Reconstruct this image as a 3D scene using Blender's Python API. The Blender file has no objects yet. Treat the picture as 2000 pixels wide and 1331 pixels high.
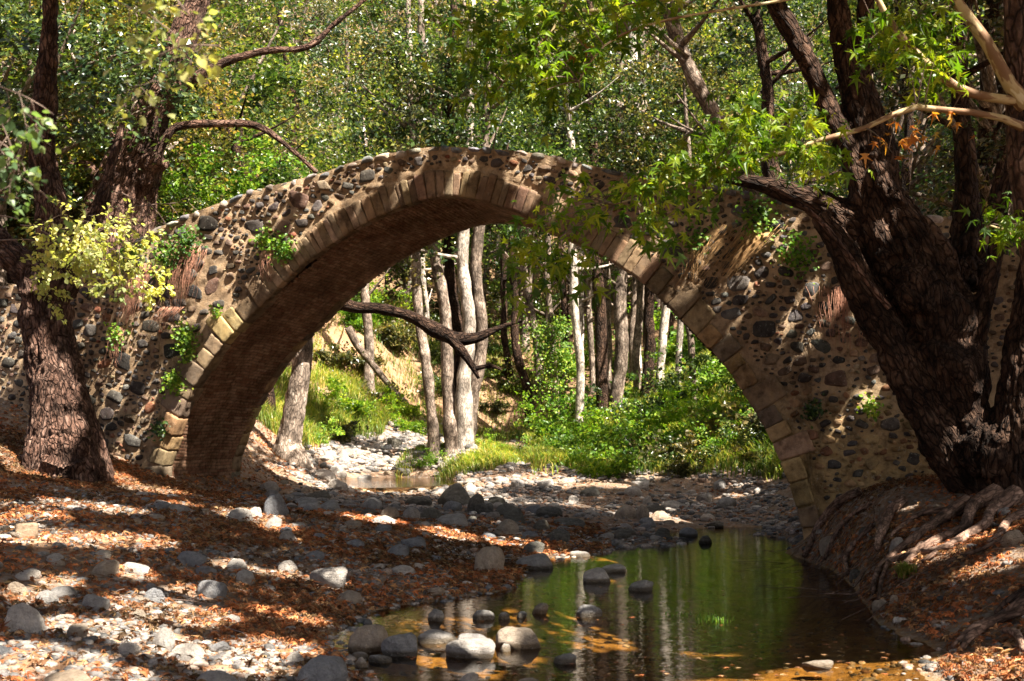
import bpy, math, random
import numpy as np
from mathutils import Vector
sc = bpy.context.scene
C = sc.collection
R = math.radians
rng = np.random.default_rng(7)
random.seed(7)

# ------------------------------------------------------------------ camera
F, HY, CZ = 2300.0, 850.0, 1.7          # focal length in photo pixels, horizon row, eye height above the water
cam = bpy.data.cameras.new('camera'); co = bpy.data.objects.new('camera', cam); C.objects.link(co)
co.location = (0, 0, CZ); co.rotation_euler = (R(90), 0, 0)
cam.lens = F/2000*36; cam.sensor_width = 36; cam.shift_y = (HY-665.5)/2000
cam.clip_end = 1000; cam.clip_start = .1
cam.dof.use_dof = True; cam.dof.focus_distance = 18; cam.dof.aperture_fstop = 3.6
sc.camera = co
# ------------------------------------------------------------------ light
SUN = Vector((.47, -.42, .86)).normalized(); SUNV = np.array(SUN)
w = bpy.data.worlds.new('World'); sc.world = w; w.use_nodes = True
nt = w.node_tree; sky = nt.nodes.new('ShaderNodeTexSky'); sky.sky_type = 'NISHITA'; sky.sun_disc = False; sky.dust_density = 6; sky.ozone_density = .2; sky.air_density = .8
sky.sun_elevation = math.asin(SUN.z); sky.sun_rotation = math.atan2(SUN.x, SUN.y)
bg = nt.nodes['Background']; nt.links.new(sky.outputs[0], bg.inputs[0]); bg.inputs[1].default_value = .053
sl = bpy.data.lights.new('sun', 'SUN'); sl.energy = 5; sl.angle = R(.5); sl.color = (1, .93, .82)
so = bpy.data.objects.new('sun', sl); C.objects.link(so); so.rotation_euler = SUN.to_track_quat('Z', 'Y').to_euler()
so.location = (20, -20, 30)
sc.view_settings.view_transform = 'Standard'; sc.view_settings.look = 'None'
sc.view_settings.gamma = 1; sc.view_settings.exposure = 2.3
sc.cycles.max_bounces = 8; sc.cycles.diffuse_bounces = 4; sc.cycles.glossy_bounces = 3
sc.cycles.transmission_bounces = 4; sc.cycles.transparent_max_bounces = 8
sc.cycles.use_denoising = True; sc.cycles.sample_clamp_indirect = 6
sc.cycles.caustics_reflective = False; sc.cycles.caustics_refractive = False

# ------------------------------------------------------------------ numeric helpers
PERM = rng.permutation(4096); RV = rng.random(4096)
def vn(p):
    """smooth value noise in 0..1 of an (N,3) array"""
    p = np.asarray(p, float); i = np.floor(p).astype(np.int64); f = p-i; f = f*f*(3-2*f)
    def h(a, b, c): return RV[PERM[(PERM[(PERM[(i[:, 0]+a) & 4095]+i[:, 1]+b) & 4095]+i[:, 2]+c) & 4095]]
    x, y, z = f[:, 0], f[:, 1], f[:, 2]
    l = lambda a, b, t: a+(b-a)*t
    return l(l(l(h(0,0,0), h(1,0,0), x), l(h(0,1,0), h(1,1,0), x), y), l(l(h(0,0,1), h(1,0,1), x), l(h(0,1,1), h(1,1,1), x), y), z)
def fbm(p, o=4):
    p = np.asarray(p, float); s = 0; a = .5
    for k in range(o): s = s+a*vn(p*2**k+k*17.3); a *= .5
    return s/(1-.5**o)
def unit(a): return a/np.maximum(np.linalg.norm(a, axis=-1, keepdims=True), 1e-9)
def P(px, py, Y): return np.array([(px-1000)/F*Y, Y, CZ+(HY-py)/F*Y])   # the point at depth Y seen at a photo pixel
def spline(pts, step):
    """Catmull-Rom through rows of any width, resampled about every `step` metres"""
    p = np.asarray(pts, float)
    if len(p) < 3:
        n = max(2, int(np.linalg.norm(p[1, :3]-p[0, :3])/step)+1); t = np.linspace(0, 1, n)[:, None]; return p[0]*(1-t)+p[-1]*t
    q = np.vstack([2*p[0]-p[1], p, 2*p[-1]-p[-2]]); out = []
    for i in range(len(p)-1):
        n = max(1, int(np.linalg.norm(p[i+1, :3]-p[i, :3])/step)); t = (np.arange(n)/n)[:, None]
        a, b, c, d = q[i], q[i+1], q[i+2], q[i+3]
        out.append(.5*((2*b)+(c-a)*t+(2*a-5*b+4*c-d)*t*t+(3*b-a-3*c+d)*t**3))
    out.append(p[-1:]); return np.vstack(out)

# ------------------------------------------------------------------ mesh builder
class MB:
    def __init__(s): s.v = []; s.q = []; s.t = []; s.c = []; s.n = 0; s.uv = []
    def add(s, v, q=None, t=None, c=(1, 1, 1)):
        v = np.asarray(v, float).reshape(-1, 3)
        if q is not None and len(q): s.q.append(np.asarray(q, np.int64)+s.n)
        if t is not None and len(t): s.t.append(np.asarray(t, np.int64)+s.n)
        c = np.asarray(c, float); s.c.append(np.broadcast_to(c, (len(v), 3)) if c.ndim == 1 else c)
        s.v.append(v); s.n += len(v)
    def mesh(s, name, mat, smooth=True):
        v = np.vstack(s.v); q = np.vstack(s.q) if s.q else np.zeros((0, 4), int); t = np.vstack(s.t) if s.t else np.zeros((0, 3), int)
        m = bpy.data.meshes.new(name); m.vertices.add(len(v)); m.vertices.foreach_set('co', v.ravel().astype(np.float32))
        nl = len(q)*4+len(t)*3; m.loops.add(nl); m.polygons.add(len(q)+len(t))
        m.loops.foreach_set('vertex_index', np.concatenate([q.ravel(), t.ravel()]).astype(np.int32))
        ls = np.concatenate([np.arange(len(q))*4, len(q)*4+np.arange(len(t))*3])
        m.polygons.foreach_set('loop_start', ls.astype(np.int32))
        m.update(calc_edges=True); m.validate()
        a = m.attributes.new('col', 'FLOAT_COLOR', 'POINT')
        c = np.ones((len(v), 4), np.float32); c[:, :3] = np.vstack(s.c)
        a.data.foreach_set('color', c.ravel())
        m.polygons.foreach_set('use_smooth', np.full(len(m.polygons), smooth)); m.materials.append(mat); return m
    def obj(s, name, mat, parent=None, smooth=True):
        o = bpy.data.objects.new(name, s.mesh(name, mat, smooth)); C.objects.link(o)
        if parent is not None:
            o.parent = parent; o.matrix_parent_inverse = parent.matrix_basis.inverted()
        return o
def tag(o, label=None, cat=None, group=None, kind=None):
    for k, x in (('label', label), ('category', cat), ('group', group), ('kind', kind)):
        if x: o[k] = x
    return o
def empty(name, loc, label, cat, group=None):
    o = bpy.data.objects.new(name, None); C.objects.link(o); o.location = [float(a) for a in loc]; o.empty_display_size = .2
    return tag(o, label, cat, group)
def copy_tree(o, parent=None):
    c = o.copy(); C.objects.link(c)
    if parent is not None: c.parent = parent
    for ch in [x for x in o.children]: copy_tree(ch, c)
    return c
def gridfaces(a, b, wrap=False):
    i, j = np.meshgrid(np.arange(a-1), np.arange(b if wrap else b-1), indexing='ij'); i = i.ravel(); j = j.ravel(); k = (j+1) % b
    return np.stack([i*b+j, i*b+k, (i+1)*b+k, (i+1)*b+j], 1)
def tube(pts, n=8, cap=True):
    """pts rows x,y,z,r -> verts, quads, tris"""
    p = np.asarray(pts, float); c = p[:, :3]; r = p[:, 3]
    t = unit(np.gradient(c, axis=0)); ref = np.array([0, 0, 1.]) if abs(t[0][2]) < .9 else np.array([1., 0, 0])
    e = unit(np.cross(t[0], ref)); E = [e]
    for k in range(1, len(c)):
        e = E[-1]-t[k]*np.dot(E[-1], t[k]); E.append(unit(e))
    E = np.array(E); G = np.cross(t, E); a = np.linspace(0, 2*np.pi, n, endpoint=False)
    v = c[:, None]+r[:, None, None]*(np.cos(a)[None, :, None]*E[:, None]+np.sin(a)[None, :, None]*G[:, None])
    v = v.reshape(-1, 3); q = gridfaces(len(c), n, True); tr = None
    if cap:
        m = len(v); v = np.vstack([v, c[0], c[-1]]); j = np.arange(n); k = (j+1) % n; b = (len(c)-1)*n
        tr = np.vstack([np.stack([np.full(n, m), k, j], 1), np.stack([np.full(n, m+1), b+j, b+k], 1)])
    return v, q, tr
_cg = {}
def cube_grid(n):
    if n in _cg: return _cg[n]
    g = np.linspace(-1, 1, n+1); V = []; idx = {}; Q = []
    for ax in range(3):
        for s in (-1, 1):
            for i in range(n):
                for j in range(n):
                    qd = []
                    for (a, b) in ((i, j), (i+1, j), (i+1, j+1), (i, j+1)):
                        k = [0, 0, 0]; k[ax] = 0 if s < 0 else n; k[(ax+1) % 3] = a; k[(ax+2) % 3] = b; k = tuple(k)
                        if k not in idx: idx[k] = len(V); V.append([g[k[0]], g[k[1]], g[k[2]]])
                        qd.append(idx[k])
                    Q.append(qd if s > 0 else qd[::-1])
    _cg[n] = (np.array(V), np.array(Q)); return _cg[n]
def stone(n=4, k=3., noise=.12, fr=1.3, seed=None):
    """rounded lump filling about -1..1"""
    v, q = cube_grid(n); v = v/((np.abs(v)**k).sum(1)**(1/k))[:, None]
    s = rng.random(3)*100 if seed is None else seed
    d = fbm(v*fr+s, 3)-.5
    v = v*(1+2*noise*d)[:, None]
    for _ in range(6):                                   # a few flat faces, as in a real broken or worn stone
        nrm = unit(rng.normal(size=3)); h = v@nrm; lim = rng.uniform(.55, .88); m = h > lim; v[m] -= np.outer((h[m]-lim)*.75, nrm)
    return v, q
def rotz(v, a): c, s = math.cos(a), math.sin(a); return v@np.array([[c, s, 0], [-s, c, 0], [0, 0, 1]])
def rand_rot(n):
    q = unit(rng.normal(size=(n, 4))); w_, x, y, z = q.T
    return np.stack([np.stack([1-2*(y*y+z*z), 2*(x*y-z*w_), 2*(x*z+y*w_)], 1), np.stack([2*(x*y+z*w_), 1-2*(x*x+z*z), 2*(y*z-x*w_)], 1),
                     np.stack([2*(x*z-y*w_), 2*(y*z+x*w_), 1-2*(x*x+y*y)], 1)], 1)
def frames(nrm, up=None):
    """rotation matrices whose z column is nrm, with a random turn about it"""
    nrm = unit(nrm); a = unit(rng.normal(size=nrm.shape)) if up is None else unit(up)
    x = unit(np.cross(a, nrm)); y = np.cross(nrm, x); return np.stack([x, y, nrm], 2)
def scatter(mb, T, tris, pos, M, size, c=(1, 1, 1)):
    """copies of a leaf template T merged into one mesh"""
    N, K = len(pos), len(T)
    if N == 0: return
    v = np.einsum('nij,kj->nki', M, T)*np.asarray(size).reshape(-1, 1, 1)+pos[:, None]
    t = (np.asarray(tris)[None]+(np.arange(N)*K)[:, None, None]).reshape(-1, 3)
    c = np.asarray(c, float)
    if c.ndim == 2: c = np.repeat(c, K, axis=0)
    mb.add(v.reshape(-1, 3), None, t, c)
OVAL = np.array([[0, 0, 0], [-.3, .45, .09], [0, 1, -.06], [.3, .45, .09]]); OVAL_T = [[0, 3, 2], [0, 2, 1]]
OV6 = np.array([[0, 0, 0], [-.24, .22, .05], [-.31, .55, .07], [0, 1, -.1], [.31, .55, .07], [.24, .22, .05], [0, .5, 0]]); OV6_T = [[0, 6, 1], [1, 6, 2], [2, 6, 3], [3, 6, 4], [4, 6, 5], [5, 6, 0]]
def lobed():
    o = [(-.04, 0)]; L = [(-115, .55), (-88, .2), (-62, .88), (-36, .25), (0, 1.12), (36, .25), (62, .88), (88, .2), (115, .55)]
    pts = [(0, -.02, 0)]
    for a, r in L: pts.append((math.sin(R(a))*r*.9, .22+math.cos(R(a))*r*.8, -.16*r*r+(.06 if r < .5 else 0)))
    n = len(pts); pts.append((0, .22, .03)); t = [[n, i+1, i] for i in range(n-1)]+[[n, 0, n-1]]
    return np.array(pts), t
LOBE, LOBE_T = lobed()

# ------------------------------------------------------------------ materials
def material(name, rough=.8, spec=.3):
    m = bpy.data.materials.new(name); m.use_nodes = True; n = m.node_tree; b = n.nodes['Principled BSDF']
    b.inputs['Roughness'].default_value = rough; b.inputs['Specular IOR Level'].default_value = spec; return m, n, b
def N(n, t, **kw):
    x = n.nodes.new(t)
    for k, v in kw.items():
        if k[0] == 'i' and k[1:].isdigit(): x.inputs[int(k[1:])].default_value = v
        else: setattr(x, k, v)
    return x
def ramp(n, fac, stops, interp='LINEAR'):
    r = n.nodes.new('ShaderNodeValToRGB'); e = r.color_ramp.elements; r.color_ramp.interpolation = interp
    while len(e) < len(stops): e.new(.5)
    for k, (p, c) in enumerate(stops): e[k].position = p; e[k].color = (*c, 1) if len(c) == 3 else c
    n.links.new(fac, r.inputs[0]); return r.outputs[0]
def mix(n, a, b, f, mode='MIX'):
    x = n.nodes.new('ShaderNodeMix'); x.data_type = 'RGBA'; x.blend_type = mode
    for s, k in ((f, 0), (a, 6), (b, 7)):
        if hasattr(s, 'links'): n.links.new(s, x.inputs[k])
        else: x.inputs[k].default_value = s if k == 0 else (*s, 1)
    return x.outputs[2]
def noise(n, vec, scale, detail=4, rough=.6, scl=None):
    t = N(n, 'ShaderNodeTexNoise'); t.inputs['Scale'].default_value = scale; t.inputs['Detail'].default_value = detail; t.inputs['Roughness'].default_value = rough
    if scl is not None:
        mp = N(n, 'ShaderNodeMapping'); mp.inputs['Scale'].default_value = scl; n.links.new(vec, mp.inputs[0]); vec = mp.outputs[0]
    n.links.new(vec, t.inputs['Vector']); return t.outputs[0]
def bump(n, b, h, strength, dist):
    x = N(n, 'ShaderNodeBump'); x.inputs['Strength'].default_value = strength; x.inputs['Distance'].default_value = dist
    n.links.new(h, x.inputs['Height']); n.links.new(x.outputs[0], b.inputs['Normal']); return x
def attr(n, name='col'): a = N(n, 'ShaderNodeAttribute'); a.attribute_name = name; return a.outputs
def masonry(name, sc1=9, bs=.5, bd=.02, lich=.35):
    """colour from the mesh (its own stone or mortar) with grime blotches, lichen and grain"""
    m, n, b = material(name, .9, .15); g = N(n, 'ShaderNodeNewGeometry').outputs['Position']; col = attr(n)[0]
    k = ramp(n, noise(n, g, sc1), [(.3, (.45, .42, .4)), (.5, (1, 1, 1)), (.72, (1.25, 1.2, 1.1))])
    c = mix(n, col, k, 1, 'MULTIPLY')
    k2 = ramp(n, noise(n, g, 1.1, 5, .7), [(.4, (.42, .38, .34)), (.56, (1, 1, 1))])
    c = mix(n, c, k2, .75, 'MULTIPLY')
    k3 = ramp(n, noise(n, g, 1.7, 6, .75, (1, 1, .3)), [(.5, (1, 1, 1)), (.62, (.5, .45, .4))]); c = mix(n, c, k3, .6, 'MULTIPLY')
    l = ramp(n, noise(n, g, 24, 3), [(.6, (0, 0, 0)), (.7, (lich,)*3)]); c = mix(n, c, (.42, .4, .33), l)
    n.links.new(c, b.inputs['Base Color']); h = noise(n, g, 45, 6, .7); bump(n, b, h, bs, bd); return m
M_wall = masonry('rubble_masonry', 9, .8, .03)
M_ash = masonry('cut_stone', 7, .7, .02, .12)
M_vault = masonry('vault_brick', 14, .5, .015, .05)
def bark(name, cols, sc=1., bs=1., bd=.07):
    m, n, b = material(name, .9, .15); v = attr(n, 'bark')[1]
    a = noise(n, v, 9*sc, 8, .65); k = noise(n, v, 26*sc, 5, .6)
    g = N(n, 'ShaderNodeNewGeometry').outputs['Position']
    vo = N(n, 'ShaderNodeTexVoronoi'); vo.feature = 'DISTANCE_TO_EDGE'; vo.inputs['Scale'].default_value = 13*sc
    wv = N(n, 'ShaderNodeVectorMath', operation='ADD'); n.links.new(v, wv.inputs[0])
    nz = N(n, 'ShaderNodeTexNoise'); nz.inputs['Scale'].default_value = 7*sc; n.links.new(v, nz.inputs['Vector'])
    sm = N(n, 'ShaderNodeVectorMath', operation='SCALE'); sm.inputs[3].default_value = .16/sc; n.links.new(nz.outputs['Color'], sm.inputs[0]); n.links.new(sm.outputs[0], wv.inputs[1]); n.links.new(wv.outputs[0], vo.inputs['Vector'])
    cr = ramp(n, vo.outputs['Distance'], [(0, (0, 0, 0)), (.16, (1, 1, 1))])
    c = ramp(n, a, [(.3, cols[0]), (.52, cols[1]), (.75, cols[2])])
    c = mix(n, c, (cols[0][0]*.45, cols[0][1]*.45, cols[0][2]*.45), mix(n, (.8, .8, .8), (0, 0, 0), cr))
    k2 = ramp(n, noise(n, g, 2.2, 5, .65), [(.4, (.42, .4, .38)), (.62, (1.2, 1.15, 1.1))]); c = mix(n, c, k2, 1, 'MULTIPLY')
    c = mix(n, c, ramp(n, N(n, 'ShaderNodeObjectInfo').outputs['Random'], [(0, (.6, .56, .52)), (1, (1.15, 1.12, 1.08))]), .8, 'MULTIPLY')
    n.links.new(c, b.inputs['Base Color'])
    ad = N(n, 'ShaderNodeMath', operation='MULTIPLY_ADD'); n.links.new(cr, ad.inputs[0]); ad.inputs[1].default_value = .6; n.links.new(k, ad.inputs[2])
    bump(n, b, ad.outputs[0], bs, bd); return m
M_bark = bark('furrowed_bark', [(.06, .032, .024), (.2, .12, .092), (.46, .33, .275)], 1.2)
M_bark2 = bark('forest_bark', [(.1, .078, .062), (.3, .245, .205), (.58, .52, .46)], 1.3, .6, .02)
M_white = bark('sunlit_pale_bark', [(.3, .26, .22), (.62, .57, .52), (.8, .77, .72)], 1.3, .4, .015)  # pale bark; puts the sunlight on lit trunks into their colour
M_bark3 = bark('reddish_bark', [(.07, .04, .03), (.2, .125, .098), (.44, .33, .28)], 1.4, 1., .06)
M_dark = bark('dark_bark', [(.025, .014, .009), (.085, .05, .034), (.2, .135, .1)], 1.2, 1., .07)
M_root = bark('root_bark', [(.09, .055, .04), (.27, .18, .14), (.52, .41, .34)], 1.6, .5, .015)
def plane_bark():
    m, n, b = material('patchy_plane_bark', .7, .25); v = attr(n, 'bark')[1]
    a = noise(n, v, 11, 3, .5); c = ramp(n, a, [(.0, (.12, .06, .03)), (.46, (.2, .11, .055)), (.5, (.42, .32, .17)), (.6, (.36, .26, .12)), (.63, (.55, .47, .3))])
    n.links.new(c, b.inputs['Base Color']); bump(n, b, a, .6, .01); return m
M_plane = plane_bark()
def twig_mat(name, c):
    m, n, b = material(name, .8, .2); g = N(n, 'ShaderNodeNewGeometry').outputs['Position']
    n.links.new(ramp(n, noise(n, g, 12), [(.3, tuple(.5*x for x in c)), (.7, tuple(1.3*x for x in c))]), b.inputs['Base Color']); return m
M_twig = twig_mat('twig_bark', (.2, .14, .11)); M_rootlet = twig_mat('dry_rootlets', (.4, .2, .13)); M_straw = twig_mat('dry_straw', (.42, .25, .11))
def leafmat(name, cols, trans=.45, objvar=.0, rough=.42, spec=.35):
    m, n, b = material(name, rough, spec); g = N(n, 'ShaderNodeNewGeometry')
    st = [(i/(len(cols)-1), c) for i, c in enumerate(cols)]
    c = ramp(n, g.outputs['Random Per Island'], st)
    big = noise(n, g.outputs['Position'], .55, 3); c = mix(n, c, ramp(n, big, [(.38, (.38, .48, .42)), (.62, (1.35, 1.27, .98))]), .9, 'MULTIPLY')  # random broad tone; its dark clumps put shaded depth into the foliage colour
    if objvar:
        oi = N(n, 'ShaderNodeObjectInfo'); c = mix(n, c, ramp(n, oi.outputs['Random'], [(0, (.55, .75, .75)), (.5, (1, 1, 1)), (1, (1.45, 1.25, .85))]), objvar, 'MULTIPLY')
    n.links.new(c, b.inputs['Base Color']); tr = N(n, 'ShaderNodeBsdfTranslucent')
    tc = mix(n, c, (1.7, 1.75, .7), 1, 'MULTIPLY'); n.links.new(tc, tr.inputs[0])
    ms = N(n, 'ShaderNodeMixShader'); ms.inputs[0].default_value = trans; n.links.new(b.outputs[0], ms.inputs[1]); n.links.new(tr.outputs[0], ms.inputs[2])
    n.links.new(ms.outputs[0], n.nodes['Material Output'].inputs[0]); return m
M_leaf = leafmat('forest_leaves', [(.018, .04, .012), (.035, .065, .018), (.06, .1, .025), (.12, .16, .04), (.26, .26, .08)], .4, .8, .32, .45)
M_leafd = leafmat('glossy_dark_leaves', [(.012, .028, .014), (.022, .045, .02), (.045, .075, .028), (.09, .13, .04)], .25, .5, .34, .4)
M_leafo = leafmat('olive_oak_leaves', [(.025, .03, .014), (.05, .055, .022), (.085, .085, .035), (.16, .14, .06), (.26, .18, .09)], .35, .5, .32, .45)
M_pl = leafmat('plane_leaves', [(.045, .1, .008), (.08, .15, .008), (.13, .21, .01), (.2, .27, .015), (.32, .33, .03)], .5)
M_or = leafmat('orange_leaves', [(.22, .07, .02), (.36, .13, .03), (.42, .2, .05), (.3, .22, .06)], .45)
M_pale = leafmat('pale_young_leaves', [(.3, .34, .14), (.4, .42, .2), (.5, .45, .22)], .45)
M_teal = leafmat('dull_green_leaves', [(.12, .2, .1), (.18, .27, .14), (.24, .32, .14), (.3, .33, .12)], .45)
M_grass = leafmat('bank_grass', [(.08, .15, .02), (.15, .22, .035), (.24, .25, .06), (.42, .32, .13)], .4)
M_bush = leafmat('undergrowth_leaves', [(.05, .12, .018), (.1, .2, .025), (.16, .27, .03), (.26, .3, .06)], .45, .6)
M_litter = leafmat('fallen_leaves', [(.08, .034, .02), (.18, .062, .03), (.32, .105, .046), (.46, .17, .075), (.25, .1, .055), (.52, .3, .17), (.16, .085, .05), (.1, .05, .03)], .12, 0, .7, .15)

def ground_mat():
    m, n, b = material('stream_bank_ground', .95, .1); g = N(n, 'ShaderNodeNewGeometry').outputs['Position']; zone = attr(n)[0]
    sep = N(n, 'ShaderNodeSeparateColor'); n.links.new(zone, sep.inputs[0])     # r: forest floor, g: soil cliff and sun patches painted as pale dust
    vo = N(n, 'ShaderNodeTexVoronoi'); vo.inputs['Scale'].default_value = 22; n.links.new(g, vo.inputs['Vector'])
    pe = ramp(n, vo.outputs['Color'], [(.1, (.1, .075, .055)), (.35, (.26, .13, .07)), (.6, (.2, .17, .14)), (.9, (.36, .32, .28))])
    c = mix(n, pe, ramp(n, noise(n, g, 6, 6), [(.35, (.12, .08, .05)), (.65, (.3, .2, .13))]), .55)
    fl = ramp(n, noise(n, g, 3, 8, .75), [(.3, (.06, .038, .022)), (.5, (.17, .1, .052)), (.7, (.33, .23, .13))]); c = mix(n, c, fl, sep.outputs[0])
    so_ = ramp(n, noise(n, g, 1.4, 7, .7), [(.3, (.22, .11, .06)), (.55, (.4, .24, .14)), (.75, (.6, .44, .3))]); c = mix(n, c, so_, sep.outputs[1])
    be = ramp(n, noise(n, g, 5, 6, .7, (1, .5, 1)), [(.35, (.16, .09, .03)), (.55, (.42, .26, .09)), (.75, (.62, .42, .18))]); c = mix(n, c, be, sep.outputs[2])
    n.links.new(c, b.inputs['Base Color']); h = noise(n, g, 16, 8, .7); bump(n, b, h, .9, .06); return m
M_ground = ground_mat()
def rock_mat(name, c0, c1, bands=False):
    m, n, b = material(name, .75, .25); tc = N(n, 'ShaderNodeTexCoord').outputs['Object']; oi = N(n, 'ShaderNodeObjectInfo')
    a = noise(n, tc, 1.6, 6, .7, (1, 1, 3) if bands else (1, 1, 1)); c = ramp(n, a, [(.3, c0), (.7, c1)])
    sp = ramp(n, noise(n, tc, 14, 3), [(.55, (1, 1, 1)), (.7, (.55, .53, .5))]); c = mix(n, c, sp, .7, 'MULTIPLY'); c = mix(n, c, ramp(n, noise(n, tc, 2.2, 6, .8), [(.35, (.68, .64, .6)), (.5, (1, 1, 1)), (.7, (1.2, 1.15, 1.05))]), .9, 'MULTIPLY')
    wz = N(n, 'ShaderNodeSeparateXYZ'); n.links.new(N(n, 'ShaderNodeNewGeometry').outputs['Position'], wz.inputs[0]); c = mix(n, c, ramp(n, wz.outputs[2], [(.0, (.38, .33, .26)), (.03, (.42, .37, .3)), (.055, (1, 1, 1))]), 1, 'MULTIPLY')
    li = ramp(n, noise(n, tc, 5, 4), [(.58, (0, 0, 0)), (.68, (.4, .4, .4))]); c = mix(n, c, (.42, .4, .37), li)
    c = mix(n, c, ramp(n, oi.outputs['Random'], [(0, (.72, .7, .68)), (.5, (1, .97, .93)), (1, (1.15, 1.03, .9))]), .8, 'MULTIPLY')
    n.links.new(c, b.inputs['Base Color']); pt = noise(n, tc, 3.2, 10, .75); bump(n, b, pt, .9, .14); return m
RM = {'pale': rock_mat('pale_rock', (.42, .38, .34), (.68, .64, .6)), 'grey': rock_mat('grey_rock', (.27, .26, .255), (.5, .48, .46)), 'blue': rock_mat('bluish_rock', (.2, .21, .23), (.36, .37, .39)),
      'tan': rock_mat('tan_rock', (.32, .26, .2), (.56, .47, .38)), 'dark': rock_mat('dark_rock', (.09, .088, .078), (.22, .21, .18), True)}
def pebble_mat():
    m, n, b = material('pebbles', .8, .2); g = N(n, 'ShaderNodeNewGeometry')
    c = ramp(n, g.outputs['Random Per Island'], [(0, (.07, .066, .06)), (.25, (.14, .13, .125)), (.5, (.21, .185, .16)), (.75, (.3, .25, .21)), (.86, (.22, .13, .085)), (1, (.5, .45, .39))])
    c = mix(n, c, ramp(n, noise(n, g.outputs['Position'], 30, 4), [(.4, (.6, .6, .6)), (.6, (1.2, 1.2, 1.2))]), 1, 'MULTIPLY')
    n.links.new(c, b.inputs['Base Color']); bump(n, b, noise(n, g.outputs['Position'], 60, 4), .5, .01); return m
M_peb = pebble_mat()
def water_mat():
    m, n, b = material('clear_stream_water'); n.nodes.remove(b); g = N(n, 'ShaderNodeNewGeometry').outputs['Position']
    gl = N(n, 'ShaderNodeBsdfGlossy'); gl.inputs['Roughness'].default_value = .015; tr = N(n, 'ShaderNodeBsdfTransparent'); tr.inputs[0].default_value = (.82, .68, .45, 1)
    fr = N(n, 'ShaderNodeFresnel'); fr.inputs[0].default_value = 1.5
    bp = N(n, 'ShaderNodeBump'); bp.inputs['Strength'].default_value = .3; bp.inputs['Distance'].default_value = .016
    a = noise(n, g, 12, 2, .5, (.5, 1.6, 1)); k = noise(n, g, 2.3, 2, .5)
    ml = N(n, 'ShaderNodeMath', operation='MULTIPLY'); n.links.new(a, ml.inputs[0]); n.links.new(k, ml.inputs[1]); n.links.new(ml.outputs[0], bp.inputs['Height'])
    n.links.new(bp.outputs[0], gl.inputs['Normal']); n.links.new(bp.outputs[0], fr.inputs['Normal'])
    ms = N(n, 'ShaderNodeMixShader'); n.links.new(fr.outputs[0], ms.inputs[0]); n.links.new(tr.outputs[0], ms.inputs[1]); n.links.new(gl.outputs[0], ms.inputs[2])
    n.links.new(ms.outputs[0], n.nodes['Material Output'].inputs[0]); return m
M_water = water_mat()

# ------------------------------------------------------------------ terrain
CP = [(-3,7,.25),(-6,7,.5),(-1.2,8.7,0),(-1.1,8.1,0),(-4,10,.42),(-8,10,.9),(-1.46,11.2,0),(-.1,13,0),(0,15.6,0),(1.33,17,0),(2.67,18.6,0),(4.4,20.6,0),(-1.5,4,0),(-3,4,.3),(-2,0,.2),(-5,0,.6),(-10,0,1.5),
 (0,9,-.18),(1.5,10,-.25),(1,12,-.25),(2,14,-.35),(3.3,15.5,-.4),(3.9,18.5,-.25),(1.2,15,-.15),(0,4,-.3),(2.2,8.6,-.08),(3,8.1,.0),(3.5,7.6,.1),(0,-10,-.3),(1.5,6.5,-.12),
 (4.05,16,0),(3.5,11.5,0),(3.36,9.3,0),(3.25,8.3,.05),(4.3,16,.55),(4.8,15.8,.94),(5.5,14,.97),(4.8,11,.74),(4.13,9.5,.25),(4.5,12.3,.5),(3.8,13.5,-.12),(4.1,13.5,.42),(4.4,13.5,.52),(3.62,12.3,-.08),(3.9,12.3,.32),(4.0,14.8,-.12),(4.3,14.8,.5),(7,12,1.3),(8,8,1.2),(9,15,1.6),(8,0,1.2),(6.2,16.5,1.1),
 (-7.2,19,1.1),(-8.3,19,1.4),(-5.7,19.5,.8),(-3.3,16,.6),(-3,13,.42),(-5,13,.7),(-1.5,16,.33),(-1,19,.28),(1,19,.1),(-2,22,.35),(1,22,.24),(4,22.8,.12),(5.2,21.5,.1),(6,24,.5),(-5,23,.75),(-12,20,2.2),(-12,15,1.9),(-14,8,1.8),
 (-4.9,26,1.1),(-9,25,4.3),(-12,26,5.2),(-6.5,30,2.2),(-7.5,35,3),(-5.9,36,1.7),(-6.6,40,3.3),(-6,46,5.9),(-5,33,1.25),(-1.4,33,1.38),(-2.6,32.2,1.0),(-.1,32.6,1.05),(-3.1,29.8,.6),(0,42,1.5),(-3.3,38,1.4),(1.3,30,.8),(5,28.5,.58),(6.3,27,.6),(.9,34,1),
 (5.7,33,1.56),(6.6,38,3.5),(4.35,40,2.9),(1.8,42,2.2),(6.9,31,2.3),(10,28,3.5),(14,30,5),(7.5,21,2.8),(10,21,3.6),(12,24,4.2),(-.4,45,1.7),(-.4,48,4.2),(-2.2,50,5),(-5,44,3.6),(-4.8,55,7.5),(1.1,50,4.1),(4.3,50,5),(9,42,5.2),
 (-20,40,9),(20,40,9),(-30,60,18),(0,62,9.5),(30,60,17),(-15,60,12),(15,60,12),(-40,100,40),(0,100,32),(40,100,40),(0,140,55),(60,140,65),(-60,140,65),(60,20,15),(-60,20,15),(40,0,6),(-40,0,6),(0,-40,0),(-30,-40,5),(30,-40,6),
 (-22,20,5.5),(22,20,6.5),(-20,5,2.5),(20,5,3)]
CP = np.array(CP, float)
def phi(d): return np.sqrt(d*d+.35)
_D = np.linalg.norm(CP[:, None, :2]-CP[None, :, :2], axis=2); _n = len(CP); _A = np.zeros((_n+3, _n+3)); _A[:_n, :_n] = phi(_D)-np.eye(_n)*.02
_A[:_n, _n] = 1; _A[:_n, _n+1:] = CP[:, :2]; _A[_n:, :_n] = _A[:_n, _n:].T; _W = np.linalg.solve(_A, np.r_[CP[:, 2], 0, 0, 0])
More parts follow.
